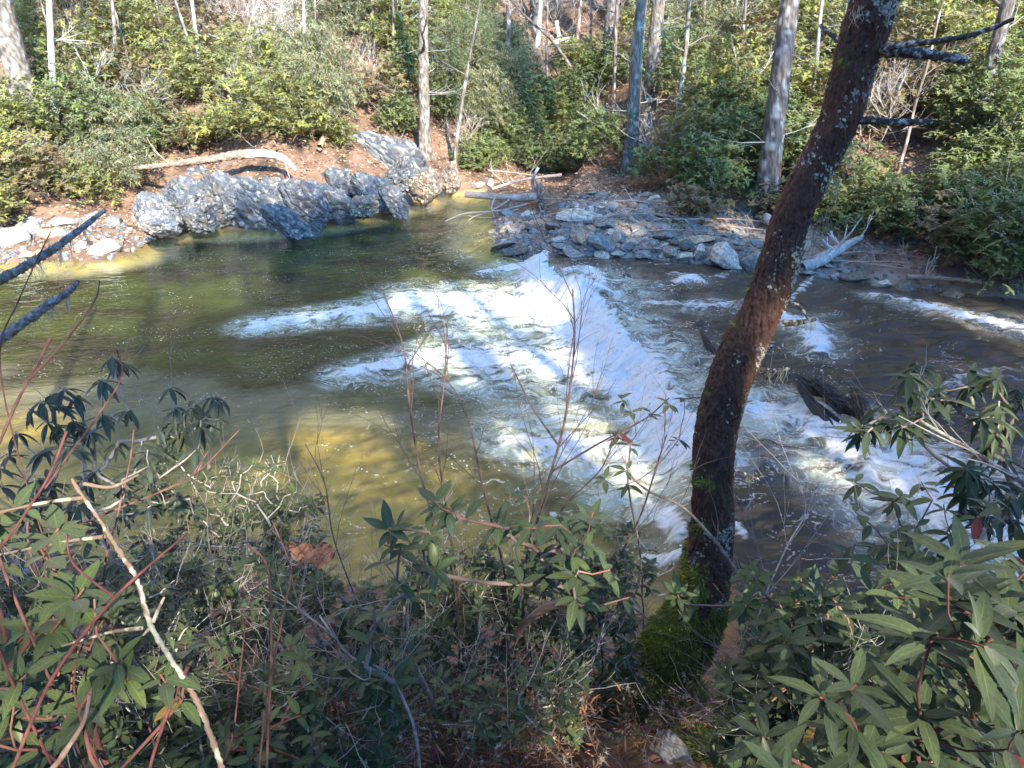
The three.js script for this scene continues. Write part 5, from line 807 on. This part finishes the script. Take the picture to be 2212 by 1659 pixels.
// right of the trunk: small sunlit rhododendrons, then big toothed leaves very close
nearShrub({ seed: 7, label: 'small sunlit rhododendron at the leaning trunk foot', base: ground(1.05, -2.35), regions: [[1650, 1290, 1780, 1420, 12], [1610, 1230, 1800, 1330, 16], [1440, 1280, 1500, 1310, 2]], depth: [1.95, 2.3], leaf: { shape: 'oval', set: 'bright', len: [0.045, 0.075], n: [5, 7], el: 0.3, droop: 0.1 }, single: true, stem: [[0.2, 0.12, 0.09], [0.4, 0.26, 0.2]], shoot: RED, tipR: 0.0024 });
nearShrub({ seed: 8, label: 'small rhododendron right of the sunlit one by the trunk', base: ground(1.35, -2.1), regions: [[1690, 1280, 1880, 1440, 18], [1620, 1400, 1800, 1560, 16]], depth: [1.75, 2.15], leaf: { shape: 'oval', set: 'mid', len: [0.045, 0.08], n: [5, 7], el: 0.25, droop: 0.1 }, single: true, stem: [[0.2, 0.12, 0.09], [0.4, 0.26, 0.2]], shoot: RED, tipR: 0.0024 });
nearShrub({ seed: 9, name: 'leafy_shrub', label: 'large leaved shrub with red stems at the bottom right corner', base: ground(0.95, -0.55), regions: [[1900, 1290, 2240, 1420, 11], [1860, 1430, 2260, 1640, 15], [2030, 1190, 2230, 1300, 6]], depth: [1.05, 1.6], leaf: { shape: 'toothed', set: 'dark', len: [0.065, 0.125], n: [5, 8], el: 0.4, droop: 0.02 }, single: true, stem: REDST, shoot: [0.2, 0.055, 0.045], tipR: 0.0018, pipe: 0.38 });
nearShrub({ seed: 10, name: 'leafy_shrub', label: 'large leaved shrub at the bottom edge left of the corner one', base: ground(0.7, -0.8), regions: [[1740, 1470, 1950, 1640, 10], [1720, 1560, 2050, 1700, 8], [1620, 1580, 1760, 1690, 4]], depth: [1.25, 1.7], leaf: { shape: 'toothed', set: 'dark', len: [0.055, 0.105], n: [4, 7], el: 0.35, droop: 0.08 }, single: true, stem: REDST, shoot: [0.3, 0.08, 0.06], tipR: 0.0026, pipe: 0.38 });
nearShrub({ seed: 20, name: 'leafy_shrub', label: 'leafy shrub behind the large leaved corner shrub', base: ground(1.6, -1.6), regions: [[1880, 1230, 2250, 1500, 26]], depth: [1.5, 2.1], leaf: { shape: 'toothed', set: 'mid', len: [0.06, 0.1], n: [5, 8], el: 0.2, droop: 0.15 }, single: true, stem: REDST, shoot: [0.3, 0.1, 0.07], tipR: 0.0026 });
// right edge laurel leaning over the rapid
nearShrub({ seed: 21, name: 'leaning_laurel', label: 'laurel leaning over the rapid at the right edge, leaves drooping', base: ground(3.1, -3.0), regions: [[1800, 880, 1990, 980, 7], [1960, 800, 2230, 960, 17], [2080, 940, 2240, 1120, 14], [1930, 780, 1990, 830, 2]], depth: [2.7, 3.3], leaf: { shape: 'long', set: 'dark', len: [0.08, 0.13], n: [6, 9], el: 0, droop: 0.45 }, single: true, stem: [[0.22, 0.17, 0.13], [0.42, 0.35, 0.29]], tipR: 0.0034, pipe: 0.45, twigs: 0.6 });
nearShrub({ seed: 22, name: 'bare_laurel', label: 'sparsely leaved dark stemmed laurel below the right edge laurel', base: ground(2.35, -2.7), regions: [[1830, 1040, 2200, 1260, 24], [1890, 1120, 2060, 1300, 10]], depth: [2.4, 2.9], leaf: { shape: 'oval', set: 'dark', len: [0.055, 0.095], n: [2, 5], el: 0.1, droop: 0.3 }, single: true, stem: [[0.07, 0.05, 0.045], [0.17, 0.13, 0.12]], tipR: 0.0022, twigs: 1 });
nearShrub({ seed: 23, name: 'slender_laurel', label: 'slender laurel sprig in front of the rapid left of the trunk', base: ground(0.75, -3.3), regions: [[1330, 850, 1480, 960, 9], [1290, 1000, 1360, 1050, 3]], depth: [3.0, 3.3], leaf: { shape: 'oval', set: 'dark', len: [0.045, 0.075], n: [3, 6], el: 0.2, droop: 0.15 }, single: true, stem: [[0.12, 0.09, 0.08], [0.25, 0.2, 0.18]], tipR: 0.0018, twigs: 0.6 });

// ───────────────────────── stems and twigs close by ─────────────────────────
function cane(pts, d, w, col, name, label, o = {}) {
  const r = rngOf(pts[0][0] * 3 + pts[0][1]), P = pts.map(([x, y], k) => at(x, y, Array.isArray(d) ? lerp(d[0], d[1], k / (pts.length - 1)) : d)), f = P[0];
  const foot = ground(f.x + (o.dx ?? 0), f.z + 0.02, -0.02); if (foot.y < f.y - 0.03) { if (o.dx || f.y - foot.y > 0.5) P.unshift(foot.clone().lerp(f, 0.5).add(V(0.02, 0, 0.02))); P.unshift(foot); }
  const g = new THREE.Group(), b = P[0].clone(); g.position.copy(b); P.forEach((p) => p.sub(b)); const c = new THREE.CatmullRomCurve3(P), rr = w * 0.33 / F * (Array.isArray(d) ? d[0] : d);
  part(g, 'stem', barkTrunk(P, [rr, rr * 0.95, rr * 0.8, rr * (o.end ?? 0.55)], 11, 220, (p, n, R) => R * ((o.colorOf ? 0.75 : 0.16) * fbm3((p.x + n.x * R) * 90, (p.y + n.y * R) * 90, (p.z + n.z * R) * 90, 3) + 0.12 * fbm3(p.x * 40, p.y * 40, p.z * 40, 2) + 0.25 * Math.max(0, Math.sin(p.y * 60 + 1)) ** 14), o.colorOf ?? ((p) => mix3(col[0], col[1], clamp(0.5 + 1.2 * fbm3(p.x * 25, p.y * 25, p.z * 25, 3))))), VC);
  for (const br of o.branches ?? []) { const Q = br.map(([x, y], k) => at(x, y, Array.isArray(d) ? d[1] : d + k * 0.01).sub(b)); part(g, 'branch', barkTrunk(Q, [rr * 0.8, rr * 0.4], 8, 40, (p, n, R) => R * 0.2 * fbm3(p.x * 50, p.y * 50, p.z * 50, 2), o.colorOf ?? ((p) => mix3(col[0], col[1], clamp(0.5 + fbm3(p.x * 25, p.y * 25, p.z * 25, 3))))), VC); }
  for (let k = 0; k < (o.twigs ?? 0); k++) { const t = lerp(o.from ?? 0.45, 0.98, (k + r()) / o.twigs), gb = new GB(), p = c.getPoint(t), dir = c.getTangent(t).add(V((r() - 0.5) * 2.2, r() * 0.6, (r() - 0.5) * 1.2)).normalize(); limbTree(gb, r, p, dir, (o.tl ?? 0.25) * (0.5 + r()), rr * 0.4, 1, 4, mix3(col[0], col[1], 0.5)); part(g, 'twig', gb.build(), VC); }
  return thing(g, name, label, o.cat ?? 'stem', o.group);
}
const MAROON = [[0.07, 0.025, 0.025], [0.17, 0.06, 0.055]], PINK = [[0.08, 0.036, 0.033], [0.2, 0.1, 0.085]], TWIGC = [[0.05, 0.032, 0.03], [0.13, 0.085, 0.08]];
cane([[-40, 1040], [0, 953], [35, 872], [63, 819], [109, 731]], 1.25, 11, PINK, 'red_stem', 'reddish upright stem at the left edge ending in a cut tip', { branches: [[[61, 822], [137, 741], [208, 643], [215, 608]]], end: 0.8 });
cane([[-30, 1260], [49, 1118], [105, 1030], [144, 932]], 1.2, 10, MAROON, 'red_stem', 'dark maroon stem over the left bright leaves', { end: 0.9 });
cane([[10, 1700], [28, 1659], [113, 1465], [246, 1293], [330, 1215], [405, 1152]], 1.2, 13, MAROON, 'red_stem', 'long dark red stem crossing the lichen branch at lower left', { branches: [[[246, 1290], [155, 1212], [143, 1152]]] });
cane([[318, 1700], [324, 1659], [352, 1567], [407, 1437]], 1.3, 12, MAROON, 'red_stem', 'short dark red stem right of the lichen branch at the bottom', { end: 0.9 });
cane([[577, 1680], [577, 1638], [586, 1357], [574, 1216], [532, 1173]], 1.6, 9, PINK, 'red_stem', 'tall pinkish stem left of the curled dead leaf', {});
cane([[560, 1690], [581, 1497], [616, 1304], [628, 1233], [588, 1124]], 1.65, 8, PINK, 'red_stem', 'pinkish stem under the curled dead leaf', { branches: [[[628, 1233], [670, 1200], [700, 1165]]] });
cane([[225, 1250], [253, 1119], [281, 995], [289, 928]], 1.7, 8, PINK, 'red_stem', 'slim pink stem in front of the drooping rhododendron', { });
cane([[60, 1130], [123, 1020], [208, 903], [264, 808], [252, 755]], 1.9, 8, PINK, 'red_stem', 'long pale pink stem rising through the drooping rhododendron', {});
cane([[100, 1180], [211, 1118], [415, 1027], [518, 928]], 1.8, 8, PINK, 'red_stem', 'slanting pink stem reaching right over the fine thicket', { branches: [[[415, 1027], [450, 975]]] });
cane([[240, 1700], [200, 1620], [160, 1480], [195, 1340]], 1.35, 8, MAROON, 'red_stem', 'thin maroon stem left of the lichen branch', { twigs: 2, tl: 0.1 });
cane([[470, 1690], [500, 1600], [520, 1440], [532, 1330]], 1.6, 7, MAROON, 'red_stem', 'thin maroon stem between lichen branch and pink stems', { twigs: 2, tl: 0.1 });
cane([[0, 760], [40, 650], [90, 540], [110, 500]], 1.5, 5, PINK, 'red_stem', 'thin pale stem crossing the grey dead branches at left', { dx: -0.1 });
cane([[90, 1700], [130, 1640], [180, 1560], [195, 1500]], 1.1, 20, [[0.25, 0.15, 0.11], [0.45, 0.32, 0.25]], 'broken_branch', 'split brown broken stem at the bottom left corner', { end: 0.5 });
const lich = (p) => { const l = fbm3(p.x * 20, p.y * 14, p.z * 20, 3) + 0.5 * n3(p.x * 5, p.y * 5, 3); return mix3([0.19, 0.135, 0.105], mix3([0.36, 0.34, 0.24], [0.55, 0.53, 0.43], clamp(0.5 + 2 * fbm3(p.x * 70, p.y * 70, p.z * 70, 2))), sstep(-0.05, 0.15, l)); };
cane([[490, 1700], [468, 1624], [422, 1508], [366, 1420], [327, 1353], [292, 1244], [257, 1191], [225, 1138], [181, 1075], [155, 1035]], 1.3, 18, PINK, 'lichen_branch', 'tan branch crusted with pale lichen slanting across lower left', { colorOf: lich, cat: 'branch', branches: [[[225, 1159], [141, 1170], [0, 1198]], [[306, 1357], [246, 1364], [134, 1395]], [[330, 1345], [345, 1310], [355, 1290]], [[327, 1353], [310, 1372]], [[181, 1075], [100, 1085], [-10, 1108]], [[181, 1045], [240, 1052], [300, 1025]]] });
// bare saplings before the rapid
cane([[975, 1230], [919, 1065], [886, 890], [871, 749], [829, 633]], [2.8, 3.0], 8, TWIGC, 'bare_sapling', 'bare twig leftmost in front of the rapid', { twigs: 6, tl: 0.28, cat: 'sapling', group: 'bare saplings before the rapid' });
cane([[985, 1240], [960, 1073], [947, 960], [960, 819], [967, 692]], [2.9, 3.1], 8, TWIGC, 'bare_sapling', 'upright bare twig between the yellow patch and the tongues of foam', { twigs: 6, tl: 0.26, cat: 'sapling', group: 'bare saplings before the rapid' });
cane([[1130, 1250], [1174, 1076], [1220, 907], [1241, 735], [1237, 625]], [2.9, 3.2], 10, TWIGC, 'bare_sapling', 'tallest bare sapling standing against the white rapid', { twigs: 11, tl: 0.4, from: 0.35, cat: 'sapling', group: 'bare saplings before the rapid', branches: [[[1190, 1020], [1290, 960], [1400, 900], [1445, 860]], [[1205, 960], [1150, 880], [1105, 790]]] });
cane([[1090, 1240], [1044, 1058], [1005, 890], [963, 819], [893, 759]], [3.0, 3.2], 7, TWIGC, 'bare_sapling', 'bare twig bending left over the milky water', { twigs: 6, tl: 0.3, cat: 'sapling', group: 'bare saplings before the rapid' });
cane([[1300, 1290], [1385, 1110], [1420, 1000], [1440, 940]], [3.0, 3.1], 7, TWIGC, 'bare_sapling', 'bare twig right of the tallest sapling near the trunk', { twigs: 6, tl: 0.3, cat: 'sapling', group: 'bare saplings before the rapid' });
cane([[1260, 1300], [1200, 1130], [1300, 1010], [1330, 940]], [3.0, 3.1], 6, TWIGC, 'bare_sapling', 'low bare twig in front of the lowest foam tongue', { twigs: 7, tl: 0.3, cat: 'sapling', group: 'bare saplings before the rapid' });
cane([[780, 1330], [720, 1160], [700, 1040], [660, 960]], [2.9, 3.1], 5, TWIGC, 'bare_sapling', 'thin bare twig before the yellow lit shallows', { twigs: 5, tl: 0.3, cat: 'sapling', group: 'bare saplings before the rapid' });
cane([[1640, 1330], [1700, 1180], [1740, 1100], [1720, 1020]], [3.0, 3.2], 6, [[0.3, 0.28, 0.26], [0.5, 0.48, 0.46]], 'bare_sapling', 'pale bare twigs in front of the right chute', { twigs: 12, tl: 0.4, from: 0.2, cat: 'sapling', group: 'bare saplings before the rapid' });
cane([[1620, 1290], [1480, 1100], [1400, 1060], [1362, 1030]], [3.1, 3.1], 11, [[0.2, 0.14, 0.12], [0.4, 0.32, 0.28]], 'dead_branch', 'broken dead branch pointing left beside the trunk over the foam', { cat: 'branch', dx: 0.1, twigs: 3, tl: 0.2 });
cane([[2420, 1180], [2212, 1045], [2100, 975], [1985, 908]], [2.5, 2.8], 22, ASHY, 'lichen_branch', 'lichen patched bare branch reaching in from the right edge', { colorOf: lich, cat: 'branch', twigs: 3, tl: 0.3, dx: 0.1 });
cane([[440, 1640], [420, 1560], [380, 1480], [300, 1440]], 2.2, 9, ASHY, 'dead_branch', 'grey forked dead twig behind the lichen branch foot', { cat: 'branch', twigs: 4, tl: 0.2 });
cane([[900, 1600], [880, 1530], [830, 1450], [760, 1420], [690, 1330]], 2.25, 11, [[0.22, 0.17, 0.15], [0.5, 0.44, 0.4]], 'dead_branch', 'grey forked dead branch in the thicket left of centre', { cat: 'branch', twigs: 6, tl: 0.25 });
// grey dead branches entering at the left edge belong to one snag standing outside the frame
{
  const b = ground(-4.2, -3.4), o = new THREE.Group(); o.position.copy(b);
  part(o, 'trunk', barkTrunk([V(0, -0.2, 0), V(0.05, 1.5, 0), V(0, 3.4, -0.1), V(0.1, 5, 0)], [0.12, 0.1, 0.07, 0.03], 12, 60, (p, n, R) => R * 0.15 * fbm3(p.x * 20, p.y * 5, p.z * 20, 3), barkOf(GREY[0], GREY[1], 1.5)), VC);
  const col = (p) => mix3([0.14, 0.125, 0.11], [0.42, 0.4, 0.365], clamp(0.45 + 1.3 * fbm3(p.x * 30, p.y * 30, p.z * 30, 4)));
  for (const [pts, w] of [[[[0, 605], [70, 566], [130, 528], [180, 490], [228, 453]], 0.013], [[[0, 733], [60, 690], [110, 655], [150, 628], [170, 607]], 0.014]]) {
    const Q = pts.map(([x, y]) => at(x, y, 2.6).sub(b)), s = Q[0].clone().sub(Q[1]).setLength(0.9), j = V(0.03, Q[0].y + s.y * 1.2, 0); Q.unshift(j, Q[0].clone().add(s)); part(o, 'branch', barkTrunk(Q, [w * 1.7, w * 1.3, w, w * 0.55], 16, 300, (p, n, R) => R * (0.35 * fbm3((p.x + n.x * R) * 35, (p.y + n.y * R) * 35, p.z * 35, 2) + 0.5 * fbm3((p.x + n.x * R) * 110, (p.y + n.y * R) * 110, (p.z + n.z * R) * 110, 3)), col), VC);
    const g = new GB(), r = rngOf(pts[0][1]); for (let k = 0; k < 60; k++) { const q = Q[2 + Math.floor(r() * 4)].clone().lerp(Q[3 + Math.floor(r() * 3)], r()); g.tube([q, q.clone().add(V((r() - 0.5) * 0.05, -0.02 - r() * 0.06, (r() - 0.5) * 0.04))], [0.0012, 0.0006], 3, [0.46, 0.47, 0.34]); } part(o, 'beard_lichen', g.build(), VC, 'stuff');
  }
  thing(o, 'dead_snag', 'grey dead snag whose two bare branches reach in from the left', 'dead tree');
}
// curled dead leaf caught on a stem
{
  const o = new THREE.Group(); o.position.copy(at(672, 1183, 1.62)); const g = new THREE.BufferGeometry(), p = [], idx = [], n = 16, col = [];
  for (let j = 0; j <= n; j++) for (let i = 0; i <= n; i++) { const u = i / n * 2 - 1, v = j / n * 2 - 1, w = Math.sqrt(Math.max(0, 1 - v * v * 0.8)) * (0.8 + 0.25 * Math.abs(Math.sin(v * 6))), a = u * w * 1.5; p.push(Math.sin(a) * 0.032 + v * 0.012, (1 - Math.cos(a)) * 0.03 + 0.012 * n2(u * 3, v * 3), v * 0.048 + 0.006 * n2(u * 5 + 3, v * 5)); const f = fbm2(u * 5, v * 5, 3); col.push(...mix3([0.1, 0.04, 0.025], [0.24, 0.12, 0.075], clamp(0.5 + f * 1.5))); if (i < n && j < n) { const k = j * (n + 1) + i; idx.push(k, k + n + 1, k + 1, k + 1, k + n + 1, k + n + 2); } }
  g.setAttribute('position', new THREE.Float32BufferAttribute(p, 3)); g.setAttribute('color', new THREE.Float32BufferAttribute(col, 3)); g.setIndex(idx); g.computeVertexNormals();
  const bl = part(o, 'blade', g, std({ vertexColors: true, side: THREE.DoubleSide, roughness: 0.7 })); bl.rotation.set(2.6, 0.9, 0.5);
  const st = new GB(); st.tube([V(0, 0, 0), V(0.015, -0.03, 0.01), V(0.005, -0.07, 0.0)], [0.0016, 0.0012], 5, [0.2, 0.09, 0.06]); part(o, 'stalk', st.build(), VC);
  thing(o, 'dead_leaf', 'large curled brown dead leaf caught on the pinkish stem', 'dead leaf');
}
// dry flower stalks and dead ferns at the bottom edge
{
  const r = rngOf(5150), dryMarks = [[1330, 1535, 'the mossy mound'], [1440, 1480, 'the trunk foot'], [1450, 1640, 'the grey stone'], [1165, 1540, 'the yellow leaves'], [1075, 1510, 'the forked centre stems'], [1020, 1630, 'the tan dead leaves'], [880, 1550, 'the grey dead branch'], [760, 1600, 'the bottom left thicket'], [1100, 1659, 'the middle of the bottom edge'], [1250, 1600, 'the tan leaf by the mound'], [900, 1659, 'the bottom edge left of middle']];
  const tuft = whorlGeo(77, 9, 0.4, 0.5, 1, 0.8), seed = std({ color: new THREE.Color().setRGB(0.6, 0.52, 0.45), side: THREE.DoubleSide }), fr = std({ color: new THREE.Color().setRGB(0.24, 0.14, 0.095), side: THREE.DoubleSide }), frond = leafGeo(0.2, 0.5, 0.1, 2, 0.8, 0.8);
  for (let k = 0; k < 110; k++) {
    const px = lerp(720, 1500, r()), py = lerp(1500, 1700, r()), b = hit(px, py), o = new THREE.Group(); o.position.copy(b); const ht = 0.16 + r() * 0.3, e = V((r() - 0.5) * 0.2, ht, (r() - 0.5) * 0.2), M = [], Fm = [];
    const g = new GB(), pts = curve([V(0, 0, 0), e.clone().multiplyScalar(0.5).add(V((r() - 0.5) * 0.06, 0, (r() - 0.5) * 0.06)), e], 7); g.tube(pts, [0.0022, 0.001], 4, mix3([0.2, 0.11, 0.08], [0.42, 0.28, 0.2], r())); part(o, 'stalk', g.build(), VC);
    for (let i = 0; i < 10; i++) { const q = pts[3 + Math.floor(r() * 5)].clone().add(V(r() - 0.5, r() - 0.5, r() - 0.5).multiplyScalar(0.05)); M.push(mat4(q, new THREE.Quaternion().setFromEuler(new THREE.Euler(r() * 6, r() * 6, 0)), 0.006 + r() * 0.008)); }
    for (let i = 0; i < 60; i++) { const q = pts[Math.floor(r() * 7)].clone().add(V(r() - 0.5, r() - 0.6, r() - 0.5).multiplyScalar(0.09)); Fm.push(mat4(q, new THREE.Quaternion().setFromEuler(new THREE.Euler(r() * 6, r() * 6, r() * 6)), 0.018 + r() * 0.03)); }
    instanced(o, 'seed_tuft', tuft, seed, M); instanced(o, 'dry_foliage', frond, fr, Fm, Fm.map(() => mix3([0.4, 0.42, 0.4], [1.9, 1.6, 1.2], r() ** 1.6)));
    thing(o, 'dry_stalk', placeLabel((ht > 0.34 ? 'tall' : ht > 0.24 ? 'middling' : 'short') + ' dry tufted stalk', px, py, dryMarks), 'dry plant', 'dry flower stalks at the bottom edge');
  }
  [[1165, 1530, 'yellow'], [1145, 1545, 'yellow'], [1185, 1555, 'yellow'], [1030, 1620, 'brown'], [1010, 1640, 'brown'], [1250, 1600, 'brown']].forEach(([px, py, c], k) => { const m = new THREE.Mesh(GEO.oval[k % 4], odd[c]); m.position.copy(hit(px, py, 0.1)); m.rotation.set(-0.3, k * 1.9, 0.4); m.scale.setScalar(0.07); thing(m, 'fallen_leaf', c === 'yellow' ? ['topmost', 'leftmost', 'rightmost'][k] + ' of three yellow leaves left of the mossy mound' : ['tan dead leaf at the bottom edge left of the yellow leaves', 'pale tan dead leaf lowest at the bottom edge', 'tan dead leaf in front of the mossy mound'][k - 3], 'leaf'); });
}
renderer.render(scene, camera);
